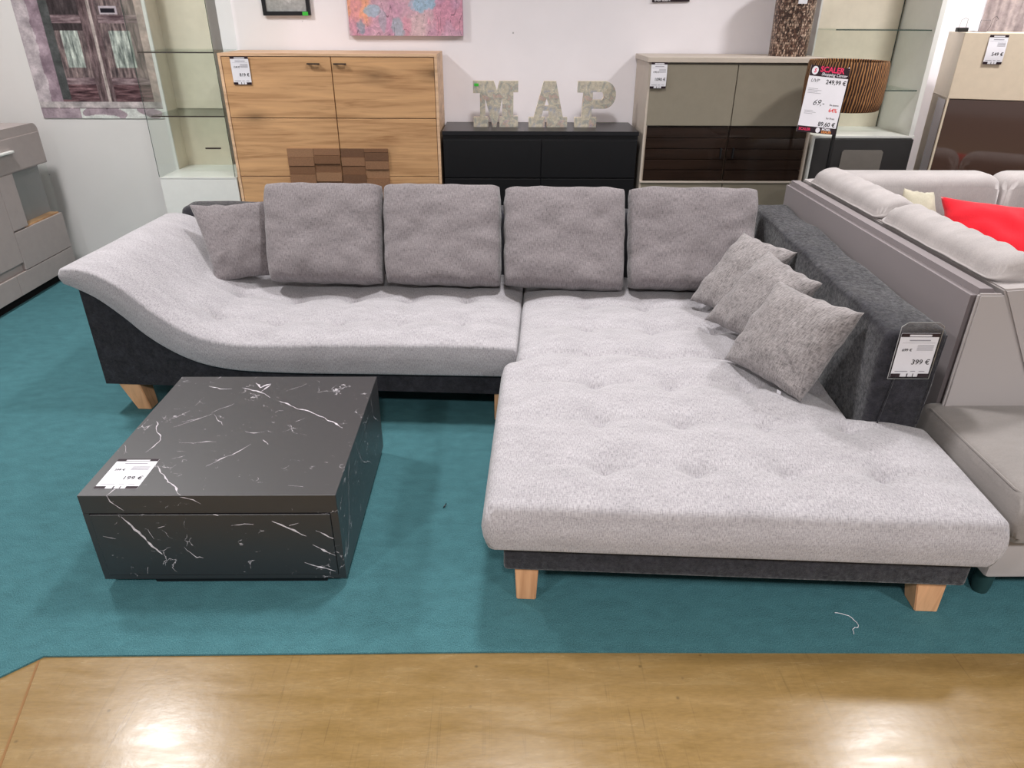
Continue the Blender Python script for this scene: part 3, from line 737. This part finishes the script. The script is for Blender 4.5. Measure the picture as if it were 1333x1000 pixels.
price_card(mat_from((.848, ty-.012, 1.225), (1, 0, 0), (.0, 0, 1)), .092, .138, '1090 €', 'curled white price tag at the left edge of the taupe highboard', '1799 €', curl=.006)

# vase
t = NT('brown_mosaic_weave'); vo = t.n('ShaderNodeTexVoronoi'); vo.inputs['Scale'].default_value = 1; vo.inputs['Randomness'].default_value = .8
t.l(t.co('UV', (130, 75, 1)), vo.inputs['Vector'])
c = t.ramp(vo.outputs['Color'], [(.2, srgb(58, 40, 34)), (.5, srgb(110, 80, 66)), (.85, srgb(206, 180, 160))])
c = t.mix(c, t.ramp(vo.outputs['Distance'], [(.3, g1(1.2)), (.7, g1(.45))]), 1.0, 'MULTIPLY')
t.col(c); t.set(.35, .5, .2); t.bump(vo.outputs['Distance'], -.6, .004); M['mosaic'] = t.m
vs_ = thing('vase', (1.694, 4.62, 1.39), 'tall brown mosaic vase standing on the taupe highboard', 'vase')
link('vase_body', lathe(newbm(), [(.108, 1.390), (.109, 1.5), (.112, 1.65), (.115, 1.80), (.115, 1.815), (.106, 1.815), (.100, 1.5)], 1.694, 4.62, 48, True), M['mosaic'], vs_, sharp=40)
link('price_label', bx(1.665, 1.715, 4.503, 4.506, 1.662, 1.70), M['paper'], vs_, smooth=False)

# ------------------------------------------------------------------ left glass cabinet
lv = cab('display_cabinet', (-1.87, 4.65, 0), 'white glass display cabinet standing left of the oak highboard', 'cabinet')
link('base_case', bx(-2.085, -1.63, 4.44, 4.85, .0, .70), M['white'], lv, smooth=False)
link('base_door', bx(-2.09, -1.625, 4.42, 4.439, .03, .705, bev=.001, seg=1), M['white'], lv, smooth=False)
link('floor_board', bx(-2.09, -1.625, 4.42, 4.85, .702, .712), M['white'], lv, smooth=False)
link('back_panel', join(bx(-2.075, -1.785, 4.83, 4.845, .712, 2.1), bx(-2.09, -2.075, 4.68, 4.845, .712, 2.1)), M['creampanel'], lv, smooth=False)
link('side_edge', bx(-2.092, -2.073, 4.668, 4.68, .712, 2.1), M['white'], lv, smooth=False)
link('glass_side', bx(-2.088, -2.083, 4.425, 4.668, .712, 2.1), M['vglass'], lv, smooth=False)
link('glass_side', bx(-1.636, -1.631, 4.425, 4.83, .712, 2.1), M['vglass'], lv, smooth=False)
link('glass_door', bx(-2.09, -1.63, 4.418, 4.423, .715, 2.1), M['vglass'], lv, smooth=False)
link('glass_edge', join(bx(-2.091, -2.088, 4.4165, 4.4185, .715, 2.1), bx(-1.633, -1.6305, 4.4165, 4.4185, .715, 2.1)), M['gedge'], lv, smooth=False)
link('door_handle', bx(-1.775, -1.685, 4.408, 4.417, .880, .888), M['handle_dk'], lv, smooth=False)
for z in (1.062, 1.404):
    s = link('glass_shelf', bx(-2.07, -1.64, 4.445, 4.83, z-.006, z), M['shelfglass'], lv, smooth=False)
    link('shelf_edge', bx(-2.07, -1.64, 4.441, 4.446, z-.0065, z+.0005), M['handle_dk'], s, smooth=False)

# ------------------------------------------------------------------ right white vitrine
rv = cab('display_cabinet', (2.17, 4.64, 0), 'tall white open display cabinet with anthracite base, right of the taupe highboard', 'cabinet')
link('base_case', join(bx(1.862, 2.47, 4.44, 4.84, 0, .955), bx(1.862, 1.872, 4.415, 4.44, 0, .955)), M['white'], rv, smooth=False)
link('base_front', bx(1.873, 2.47, 4.418, 4.439, .03, .945, bev=.001, seg=1), M['anth'], rv, smooth=False)
pts = [(2.05, .55), (2.05, .872), (2.062, .884), (2.288, .884), (2.30, .872), (2.30, .55)]
link('window_panel', prism(newbm(), pts, 'y', 4.412, 4.419), M['greypanel'], rv, smooth=False)
link('floor_board', bx(1.862, 2.47, 4.415, 4.84, .955, .966), M['white'], rv, smooth=False)
link('back_panel', bx(1.872, 2.455, 4.825, 4.84, .966, 2.1), M['creampanel'], rv, smooth=False)
link('side_panel', bx(2.435, 2.462, 4.42, 4.84, .966, 2.1), M['white'], rv, smooth=False)
link('side_panel', bx(1.873, 1.883, 4.70, 4.825, .966, 2.1), M['white'], rv, smooth=False)
link('corner_strip', bx(2.424, 2.428, 4.818, 4.826, .966, 2.1), M['gedge'], rv, smooth=False)
for z in (1.217, 1.535):
    s = link('glass_shelf', bx(1.885, 2.435, 4.45, 4.825, z-.006, z), M['shelfglass'], rv, smooth=False)
    link('shelf_edge', bx(1.885, 2.43, 4.446, 4.451, z-.0055, z+.0005), M['gedge'], s, smooth=False)

# ------------------------------------------------------------------ right beige highboard (angled)
rh = cab('highboard', (2.527, 4.283, 0), 'beige highboard with brown smoked glass corner at the right edge of the photo', 'cabinet', rotz=R(-17))
W_, D_, HT = .78, .36, 1.525
t = NT('brown_mirror_glass'); t.col(srgb(70, 50, 42)); t.set(.06, .8); M['brownglass'] = t.m
link('case', join(bx(0, W_, .0, D_, 1.188, HT, bev=.003, seg=2), bx(0, .010, 0, D_, .1, 1.188), bx(.50, W_, .0, D_, .1, 1.188), bx(.0, .50, .05, D_, .1, 1.188), bx(0, W_, .02, D_, 0, .1)), M['beige'], rh, local=True, smooth=False)
link('glass_door', bx(.011, .494, -.003, .05, .12, 1.185), M['brownglass'], rh, local=True, smooth=False)
link('side_glass', bx(-.003, .0, .02, .20, .12, 1.180), M['brownglass'], rh, local=True, smooth=False)
link('handle', bx(.535, .64, -.012, .0, .968, .980), M['brass'], rh, local=True, smooth=False)
m4 = rh.matrix_world @ Matrix.Translation((.123, -.006, 1.37)) @ Matrix.Rotation(R(90), 4, 'X')
price_card(m4, .091, .145, '549 €', 'white price tag hanging on the front of the beige highboard', '', curl=.008)
# clip and wire stand on it
wc = thing('wire_stand', (2.58, 4.40, 1.525), 'small wire stand with a black clip on top of the beige highboard', 'wire stand')
link('clip', bx(2.545, 2.605, 4.39, 4.42, 1.5255, 1.548, bev=.004, seg=2), M['blackm'], wc, smooth=False)
link('wire_frame', join(tube(newbm(), [(2.555, 4.405, 1.545), (2.560, 4.405, 1.585), (2.580, 4.405, 1.595), (2.595, 4.405, 1.590), (2.595, 4.405, 1.545)], .0012, 5),
    tube(newbm(), [(2.605, 4.405, 1.528), (2.640, 4.400, 1.530), (2.660, 4.390, 1.528), (2.660, 4.390, 1.585), (2.715, 4.390, 1.585)], .0012, 5),
    tube(newbm(), [(2.700, 4.380, 1.527), (2.715, 4.380, 1.555), (2.720, 4.380, 1.595), (2.735, 4.380, 1.605), (2.750, 4.380, 1.590), (2.740, 4.380, 1.583)], .0012, 5),
    tube(newbm(), [(2.610, 4.405, 1.528), (2.700, 4.380, 1.527)], .0012, 5)), M['wire'], wc)

# ------------------------------------------------------------------ floor lamp with woven shade
t = NT('woven_seagrass'); 
w1 = t.n('ShaderNodeTexWave', wave_type='BANDS', bands_direction='X'); w1.inputs['Scale'].default_value = 24; w1.inputs['Distortion'].default_value = 3.5; w1.inputs['Detail'].default_value = 3; w1.inputs['Detail Scale'].default_value = 2
t.l(t.co('UV', (1, .25, 1), (0, 0, .25)), w1.inputs['Vector'])
c = t.ramp(w1.outputs['Fac'], [(.2, srgb(48, 28, 18)), (.6, srgb(104, 66, 40)), (.92, srgb(170, 122, 76))])
t.col(c); t.set(.6, .3); t.bump(w1.outputs['Fac'], .8, .006); M['seagrass'] = t.m
LX, LY = 1.848, 4.12
fl_ = thing('floor_lamp', (LX, LY, 0), 'floor lamp with brown woven drum shade and black pole behind the neighbouring sofa', 'lamp')
link('lamp_shade', lathe(newbm(), [(.186, 1.148), (.197, 1.155), (.204, 1.20), (.206, 1.30), (.202, 1.38), (.198, 1.392), (.190, 1.388), (.188, 1.2)], LX, LY, 72, True), M['seagrass'], fl_, sharp=60)
link('pole', tube(newbm(), [(LX, LY, .02), (LX, LY, 1.25)], .010, 12), M['blackm'], fl_)
link('base', lathe(newbm(), [(.14, 0), (.14, .012), (.02, .025)], LX, LY, 40), M['blackm'], fl_, sharp=30)
# large sign hung from the shade
o_ = Vector((1.530, 3.86, 1.068)); ax = Vector((.198, 0, -.018)); ay = Vector((.008, .03, .313))
sg = thing('price_sign', None, 'large white and black price sign hanging in front of the woven lamp shade', 'sign', mat=mat_from(o_, ax, ay))
w, h = .203, .318; e = .0012
link('paper', bx(0, w, 0, h, -.001, .0008), M['paper'], sg, local=True, smooth=False)
link('header_band', rect(0, w, h*.845, h, e), M['band'], sg, local=True, smooth=False, recalc=False)
link('footer_band', rect(0, w, 0, h*.095, e), M['band'], sg, local=True, smooth=False, recalc=False)
e2 = .0018
bm = newbm(); vs = [bm.verts.new((w*.12+.017*math.cos(2*math.pi*k/20), h*.925+.020*math.sin(2*math.pi*k/20), e2)) for k in range(20)]; bm.faces.new(vs)
b_ = newbm(); vs = [b_.verts.new((w*.54+.012*math.cos(2*math.pi*k/20), h*.048+.013*math.sin(2*math.pi*k/20), e2)) for k in range(20)]; b_.faces.new(vs)
link('emblem', join(bm, b_), M['paper'], sg, local=True, smooth=False, recalc=False)
link('emblem_mark', text_bm('S', .026, w*.12, h*.925-.009, .0023, 'CENTER', .03, .2), M['pinkink'], sg, local=True, smooth=False, recalc=False)
link('shop_lettering', join(text_bm('SCALER', .036, w*.25, h*.915, e2, 'LEFT', .03), text_bm('SCALER', .018, w*.04, h*.03, e2, 'LEFT', .03)), M['pinkink'], sg, local=True, smooth=False, recalc=False)
link('subtitle_lettering', join(text_bm('Shopping Center', .0195, w*.30, h*.863, e2, 'LEFT', .01, .25), text_bm('MÖBEL', .015, w*.64, h*.052, e2, 'LEFT', .03)), M['paper'], sg, local=True, smooth=False, recalc=False)
link('dealer_lettering', text_bm('DEALER', .015, w*.64, h*.012, e2, 'LEFT', .03), M['orangeink'], sg, local=True, smooth=False, recalc=False)
link('price_lettering', join(text_bm('249,99 €', .029, w*.98, h*.745, e, 'RIGHT', .018), text_bm('89,60 €', .029, w*.96, h*.115, e, 'RIGHT', .018), text_bm('Ihr Preis', .013, w*.9, h*.225, e, 'RIGHT', .01), text_bm('Sie sparen', .012, w*.93, h*.43, e, 'RIGHT', .01)), M['ink'], sg, local=True, smooth=False, recalc=False)
link('handwriting', join(text_bm('UVP', .024, w*.06, h*.755, e, 'LEFT', 0, .3), text_bm('69,-', .040, w*.24, h*.42, e, 'LEFT', -.004, .35)), M['ink'], sg, local=True, smooth=False, recalc=False)
link('discount_lettering', text_bm('64%', .027, w*.92, h*.335, e, 'RIGHT', .015), M['redink'], sg, local=True, smooth=False, recalc=False)
link('fine_print', join(*[rect(w*.05, w*(.3+.1*(k % 2)), h*(.66-.022*k), h*(.665-.022*k), e) for k in range(4)]+[rect(w*.08, w*(.3+.08*(k % 2)), h*(.33-.022*k), h*(.335-.022*k), e) for k in range(3)]), M['inkgrey'], sg, local=True, smooth=False, recalc=False)
link('hanging_cord', tube(newbm(), [(w*.97, h*.97, .001), (w*1.0, h*1.02, -.02), (w*1.05, h*1.0, -.05)], .0015, 5), M['paper'], sg, local=True)

# ------------------------------------------------------------------ neighbour sofa
ns = thing('corner_sofa', (2.3, 2.8, 0), 'plain beige-grey corner sofa with adjustable headrests, back to back with the tufted sofa', 'sofa')
bm = newbm()
pf = [(1.474, .08), (1.474, .845), (1.56, .845), (1.80, .44), (1.80, .08)]
prism(bm, pf, 'y', 2.065, 3.74, .022)
link('side_backrest', bm, M['nb_shaded'], ns, sharp=35)
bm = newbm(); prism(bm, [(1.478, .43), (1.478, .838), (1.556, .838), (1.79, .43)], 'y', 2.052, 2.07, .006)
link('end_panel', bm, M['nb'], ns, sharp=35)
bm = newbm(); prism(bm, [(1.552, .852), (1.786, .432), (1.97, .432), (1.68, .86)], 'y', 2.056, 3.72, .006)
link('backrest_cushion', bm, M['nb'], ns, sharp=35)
def headrest(y0, y1):
    def uo(a, b): return 1.555+.21*a
    def vo_(a, b): return y0+(y1-y0)*b
    def tz(u, v, da, db):
        a = (u-1.555)/.21; n = .006*N(v*9, u*9, 4)
        return .88+.055*math.sin(math.pi*min(1, a*.9+.12))-.03*max(0, a-.5)+n+.004*math.sin(v*70)*(a > .2)
    return slab(uo, vo_, tz, lambda u, v: .82-.25*max(0, u-1.60), 12, 30, r=.035, bulge=.012)
link('headrest', headrest(2.12, 2.87), M['nb'], ns, sharp=None)
link('headrest', headrest(2.90, 3.62), M['nb'], ns, sharp=None)
def fs(z0, z1, crown): return lambda u, v, da, db: z1+crown*(1-(1-min(1, min(da, db)/.15))**2)
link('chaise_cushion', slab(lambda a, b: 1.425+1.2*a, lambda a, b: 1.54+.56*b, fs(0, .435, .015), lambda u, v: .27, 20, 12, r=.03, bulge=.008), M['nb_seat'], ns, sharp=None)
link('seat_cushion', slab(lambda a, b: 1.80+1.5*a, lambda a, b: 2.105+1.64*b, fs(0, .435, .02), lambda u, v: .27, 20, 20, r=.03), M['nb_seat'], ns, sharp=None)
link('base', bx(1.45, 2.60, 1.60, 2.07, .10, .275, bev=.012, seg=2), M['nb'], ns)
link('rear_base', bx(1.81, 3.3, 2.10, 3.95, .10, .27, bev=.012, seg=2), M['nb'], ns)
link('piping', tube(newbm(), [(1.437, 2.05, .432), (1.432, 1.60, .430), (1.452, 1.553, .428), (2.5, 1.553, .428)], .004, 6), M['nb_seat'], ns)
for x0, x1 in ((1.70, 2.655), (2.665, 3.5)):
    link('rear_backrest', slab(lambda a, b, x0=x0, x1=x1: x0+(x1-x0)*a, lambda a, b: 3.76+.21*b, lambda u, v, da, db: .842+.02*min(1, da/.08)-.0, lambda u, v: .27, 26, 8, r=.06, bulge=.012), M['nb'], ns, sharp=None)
for x, y in ((1.50, 1.66), (2.5, 1.66), (1.56, 3.60), (3.1, 3.8)):
    link('foot', lathe(newbm(), [(.022, 0), (.026, .02), (.03, .10)], x, y, 20), M['foot'], ns, sharp=30)
o = link('throw_pillow', pillow([(2.16, 3.30, .47), (2.74, 3.05, .47), (2.80, 3.35, .76), (2.20, 3.56, .80)], .16, 30, 2.4, .55, .06, 31, .012), M['red'], sharp=None)
tag(o, 'bright red throw pillow on the neighbouring beige-grey sofa', 'pillow')
o = link('throw_pillow', pillow([(1.98, 3.50, .47), (2.27, 3.50, .47), (2.22, 3.66, .80), (2.06, 3.66, .82)], .10, 24, 2.4, .55, .05, 32, .006), M['cream'], sharp=None)
tag(o, 'small cream throw pillow beside the red pillow', 'pillow')

# ------------------------------------------------------------------ grey dresser at left wall
dr = cab('sideboard', (-3.17, 4.0, 0), 'grey-beige sideboard with open niche standing against the left wall', 'sideboard')
dx, dx0 = -2.95, -3.37; dy0, dy1 = 3.05, 4.76
def rbox(x0, x1, y0, y1, z0, z1, r=.05):
    pts = [(y0, z0), (y1, z0)]+[(y1-r+r*math.cos(R(a)), z1-r+r*math.sin(R(a))) for a in range(0, 91, 15)]+[(y0+r-r*math.sin(R(a)), z1-r+r*math.cos(R(a))) for a in range(0, 91, 15)]
    return prism(newbm(), pts, 'x', x0, x1)
link('case', join(rbox(dx0, dx-.004, dy0, dy1, .74, .985), bx(dx0, dx-.26, dy0, dy1-.005, .05, .74), bx(dx-.26, dx-.02, dy0, 4.37, .05, .74), bx(dx-.26, dx-.02, 4.37, dy1-.005, .05, .415)), M['dresser'], dr, smooth=False)
link('plinth', bx(dx0, dx-.03, dy0+.03, dy1-.03, 0, .05), M['dk'], dr, smooth=False)
link('niche_reflection_panel', bx(dx-.09, dx-.07, 4.37, dy1-.006, .42, .738), M['dresser_in'], dr, smooth=False)  # flat grey stands in for the room reflected in the niche glass
link('niche_glass', bx(dx-.012, dx-.008, 4.40, dy1-.01, .43, .735), M['vglass'], dr, smooth=False)
link('niche_floor', bx(dx-.07, dx-.012, 4.372, dy1-.022, .416, .424), M['oak'], dr, smooth=False)
for y0, y1, z0, z1, nm in ((dy0+.003, 4.752, .745, .93, 'drawer'), (dy0+.003, 4.235, .235, .738, 'door'), (4.24, 4.385, .425, .738, 'door'), (4.24, 4.755, .185, .415, 'drawer'), (dy0+.003, 4.235, .235, .235, ''), (4.14, 4.755, .055, .18, 'drawer'), (dy0+.003, 4.135, .055, .18, 'drawer')):
    if nm: link(nm, bx(dx-.02, dx, y0, y1, z0, z1, bev=.0015, seg=1), M['dresser'], dr, smooth=False)
link('handle', bx(dx, dx+.025, 4.10, 4.43, .852, .866, bev=.003, seg=1), M['white'], dr, smooth=False)

# ------------------------------------------------------------------ wall things
def door_fn(u, v):
    x, z = u*.82, .985+v*.95            # metres
    n = FR(x*14, z*14); s = FR(x*60, z*10, 4); hs = FR(x*9, z*70, 8)
    stone = (176+40*n, 166+38*n, 170+38*n)
    dark = (60+26*s, 52+24*s, 54+24*s)
    wood_ = (112+70*s, 98+62*s, 98+58*s)
    if z < 1.045 + .004*n: 
        if x > .25 and N(x*9, z*14, 2) > -.1: return (206+36*n, 208+36*n, 204+34*n)
        return (158+30*n, 142+28*n, 150+28*n)
    if z < 1.05: return (90, 74, 82)
    if z < 1.085: return (176+50*n, 168+46*n, 168+46*n)
    if x < .085+.01*n: return stone
    if x > .74: return (178+46*n, 160+36*n, 154+34*n)
    if x < .16: return (146+40*n, 128+38*n, 138+38*n)
    if x < .215 and z > 1.1: return (76+20*n, 78+20*n, 78+20*n)
    if .395 < x < .50: 
        return (172+60*s, 160+55*s, 156+55*s) if .45 < x < .47 else (100+50*s, 84+45*s, 86+45*s)
    if z < 1.19: return (92+70*hs, 68+60*hs, 72+60*hs)
    if (1.19 < z < 1.23) or (1.54 < z < 1.585): return (120+60*hs, 102+58*hs, 106+56*hs)
    # letter slot
    if 1.60 < z < 1.625 and x > .53 and x < .62: return (30, 26, 34)
    if 1.59 < z < 1.635 and x > .52 and x < .63: return (180, 170, 178)
    px_ = (.25 < x < .36) or (.55 < x < .68)
    if px_ and 1.29 < z < 1.50: return (150+90*s, 158+90*s, 152+85*s)
    return dark if z > 1.5 and x < .4 else wood_
t_ = thing('tapestry', None, 'cloth wall print of a weathered wooden door in a stone frame, left on the wall', 'wall print', mat=mat_from((-3.005, 4.943, .985), (1, 0, 0), (0, 0, 1)))
paintgrid('printed_cloth', .82, .95, 205, 230, door_fn, vcol('printed_cloth', .8, .2, .15, 70), t_)
link('cloth_backing', bx(.0, .82, .0, .95, -.005, -.0005), M['paper'], t_, local=True, smooth=False)

def paint_fn(u, v):
    x, y = u*.69, v*.5
    a = FR(x*6+3, y*4, 11); b = FR(x*9, y*5, 17); n = FR(x*40, y*40, 21)
    c = [206+10*a, 166+24*a, 186+10*a]
    w = max(0, min(1, (.26+.10*b-u)*12))*max(0, min(1, (v-.12-.1*a)*10))
    c = [p*(1-w)+q*w for p, q in zip(c, (240, 172, 144))]
    w = max(0, min(1, (b-.12)*5))*.6
    c = [p*(1-w)+q*w for p, q in zip(c, (216, 150, 172))]
    for cx_, cy_, rx, ry, col in ((.09, .10, .05, .10, (150, 160, 178)), (.44, .07, .07, .12, (168, 180, 196)), (.20, .27, .07, .06, (170, 192, 212)), (.66, .36, .12, .10, (158, 196, 222)), (.30, .16, .03, .12, (176, 168, 186))):
        d = ((u-cx_)/rx)**2+((v-cy_)/ry)**2
        w = max(0, min(1, (1-d-1.1*b-.5*n)*2.2))*.85
        c = [p*(1-w)+q*w for p, q in zip(c, col)]
    k = 1+.10*n
    if abs(N(x*16, y*4, 33)) < .012: k *= .74
    if abs(N(x*10, y*14, 35)) < .012: k *= 1.12
    return tuple(q*k for q in c)
pm = vcol('impasto_paint', .45, .4, .7, 60)
pt = thing('abstract_painting', None, 'unframed pink, orange and pale blue abstract canvas on the wall above the oak highboard', 'painting', mat=mat_from((-.932, 4.817, 1.482), (1, 0, 0), (0, 0, 1)))
paintgrid('painted_surface', .69, .5, 230, 170, paint_fn, pm, pt)
link('canvas', bx(0, .69, 0, .5, -.033, -.0005), plain('canvas_edge', srgb(150, 110, 130), .8, .2), pt, local=True, smooth=False)

def bw_fn(u, v):
    d = math.hypot((u-.55)*1.0, v-.62); n = FR(u*9, v*9, 40)
    if .1 < v and (d+.12*n) < .30: return (70+90*abs(n), )*3
    if d+.1*n < .48: return (196+40*n,)*3
    return (172+14*n,)*3
bw = thing('framed_picture', None, 'small black framed black and white picture with green sticker, left on the white wall', 'picture', mat=mat_from((-1.445, 4.83, 1.588), (1, 0, .006), (-.006, 0, 1)))
fw, fh, ft = .285, .38, .022
link('frame', join(bx(0, fw, 0, ft, -.018, .004), bx(0, fw, fh-ft, fh, -.018, .004), bx(0, ft, ft, fh-ft, -.018, .004), bx(fw-ft, fw, ft, fh-ft, -.018, .004), bx(ft, fw-ft, ft, fh-ft, -.018, -.008)), M['black'], bw, local=True, smooth=False)
p_ = paintgrid('print', fw-2*ft, fh-2*ft, 60, 80, bw_fn, vcol('picture_print', .3, .4, 0, 60), bw, z=0); p_.location = (ft, ft, -.004)
link('price_sticker', bx(fw*.83, fw*.95, -.001, .02, .0042, .005), M['green'], bw, local=True, smooth=False)

wt = thing('wall_sign', None, 'dark shop sign with white lettering on the wall above the taupe highboard', 'sign', mat=mat_from((.902, 4.842, 1.670), (1, 0, .02), (-.02, 0, 1)))
link('sign_board', bx(0, .225, 0, .30, -.004, .004), M['band'], wt, local=True, smooth=False)
link('shop_lettering', text_bm('SCALER', .028, .012, .006, .005, 'LEFT', .02), M['paper'], wt, local=True, smooth=False, recalc=False)
# small white picture at the far left
lf = thing('framed_picture', None, 'white framed picture cut off by the left edge of the photo', 'picture', mat=mat_from((-3.395, 4.10, 1.05), (0, 1, 0), (0, 0, 1)))
link('frame', join(bx(0, .45, 0, .02, 0, .02), bx(0, .45, .28, .30, 0, .02), bx(.43, .45, .02, .28, 0, .02), bx(0, .02, .02, .28, 0, .02)), M['white'], lf, local=True, smooth=False)
link('print', bx(.02, .43, .02, .28, 0, .006), M['dresser_in'], lf, local=True, smooth=False)
# grey hanging at top right
def cur_fn(u, v):
    n = FR(u*14, v*1.2, 51); m = FR(u*30, v*20, 52)
    return (176+70*n+20*m, 160+66*n+20*m, 158+62*n+18*m)
tr = thing('tapestry', None, 'grey-brown streaked cloth wall print at the top right corner of the photo', 'wall print', mat=mat_from((2.94, 4.844, 1.50), (1, 0, 0), (0, 0, 1)))
paintgrid('printed_cloth', .9, .9, 120, 40, cur_fn, vcol('streaked_cloth', .8, .2, .1, 50), tr)
link('cloth_backing', bx(0, .9, 0, .9, -.005, -.0005), M['paper'], tr, local=True, smooth=False)

# price tag on coffee table (flat), and on sofa arm
def flat(px, py, rot): return Matrix.Translation((px, py, .3508)) @ Matrix.Rotation(rot, 4, 'Z')
price_card(flat(-1.213, 1.722, R(0)), .128, .158, '199 €', 'white price tag lying on the marbled coffee table top', '399 €')
am = sofa.matrix_world
A_ = am @ Vector((1.195, .444, .592)); 
price_card(mat_from(A_, am.to_3x3() @ Vector((1, .05, 0)), am.to_3x3() @ Vector((.03, .0, 1))), .118, .150, '399 €', 'white price tag in a clear sleeve on the charcoal sofa arm', '699 €', sleeve=True)

# lint and speck
def curl(cx, cy, s, seed, n=14):
    random.seed(seed); p = []; a = random.random()*6
    x, y = cx, cy
    for i in range(n):
        p.append((x, y, .003+.004*random.random())); a += random.uniform(-.9, .9); x += s*math.cos(a); y += s*math.sin(a)
    return p
tag(link('lint_thread', tube(newbm(), curl(1.02, 1.475, .010, 3), .0009, 5), M['paper']), 'tangled pale thread lying on the carpet edge before the chaise', 'thread')
tag(link('carpet_fluff', tube(newbm(), curl(-.21, 2.10, .006, 5, 5), .0022, 5), M['blackfront']), 'dark speck of fluff on the carpet between table and chaise', 'fluff')

# ------------------------------------------------------------------ ceiling lights
def lamp(x, y, e, r=.17):
    n = thing('ceiling_light', (x, y, 3.2), 'round recessed ceiling light above the showroom', 'ceiling light', 'recessed ceiling lights')
    link('housing', lathe(newbm(), [(r, 3.165), (r+.03, 3.165), (r+.03, 3.2)], x, y, 32), M['white'], n, sharp=30)
    link('diffuser', lathe(newbm(), [(.001, 3.168), (r-.002, 3.168), (r-.002, 3.172)], x, y, 32), M['lampon'], n, sharp=30)
    ld = bpy.data.lights.new('ceiling_lamp_light', 'AREA'); ld.shape = 'DISK'; ld.size = r*2; ld.energy = e; ld.color = (1, .985, .985)
    ld.spread = R(150)
    lo = bpy.data.objects.new('ceiling_lamp_light', ld); C.objects.link(lo); lo.location = (x, y, 3.155)
EN = 70
for x, y, k in ((-2.45, 3.3, 1.3), (.1, 2.6, 1.05), (2.7, 3.2, 1.12), (-2.4, -1.1, 2.0), (.1, -1.3, 2.2), (2.6, -1.1, 2.0)): lamp(x, y, EN*k)
lamp(3.6, 4.3, 60)
w_ = bpy.data.worlds.new('World'); bpy.context.scene.world = w_; w_.use_nodes = True
w_.node_tree.nodes['Background'].inputs[0].default_value = (.98, .98, 1, 1); w_.node_tree.nodes['Background'].inputs[1].default_value = .85

# ------------------------------------------------------------------ camera
cd = bpy.data.cameras.new('Camera'); cam = bpy.data.objects.new('Camera', cd); C.objects.link(cam)
p, ya, ro = R(27.6), R(.8), R(.3)
fw_ = Vector((math.sin(ya)*math.cos(p), math.cos(ya)*math.cos(p), -math.sin(p))); rt = Vector((math.cos(ya), -math.sin(ya), 0)); up = rt.cross(fw_)
r2 = rt*math.cos(ro)+up*math.sin(ro); u2 = -rt*math.sin(ro)+up*math.cos(ro)
cam.matrix_world = Matrix(((r2.x, u2.x, -fw_.x, 0), (r2.y, u2.y, -fw_.y, 0), (r2.z, u2.z, -fw_.z, 1.6), (0, 0, 0, 1)))
cd.sensor_width = 36; cd.lens = 920*36/1333; cd.clip_start = .05
s = bpy.context.scene; s.camera = cam
s.view_settings.view_transform = 'Standard'; s.view_settings.look = 'None'; s.view_settings.gamma = 1; s.view_settings.exposure = -0.7
s.view_settings.use_curve_mapping = False
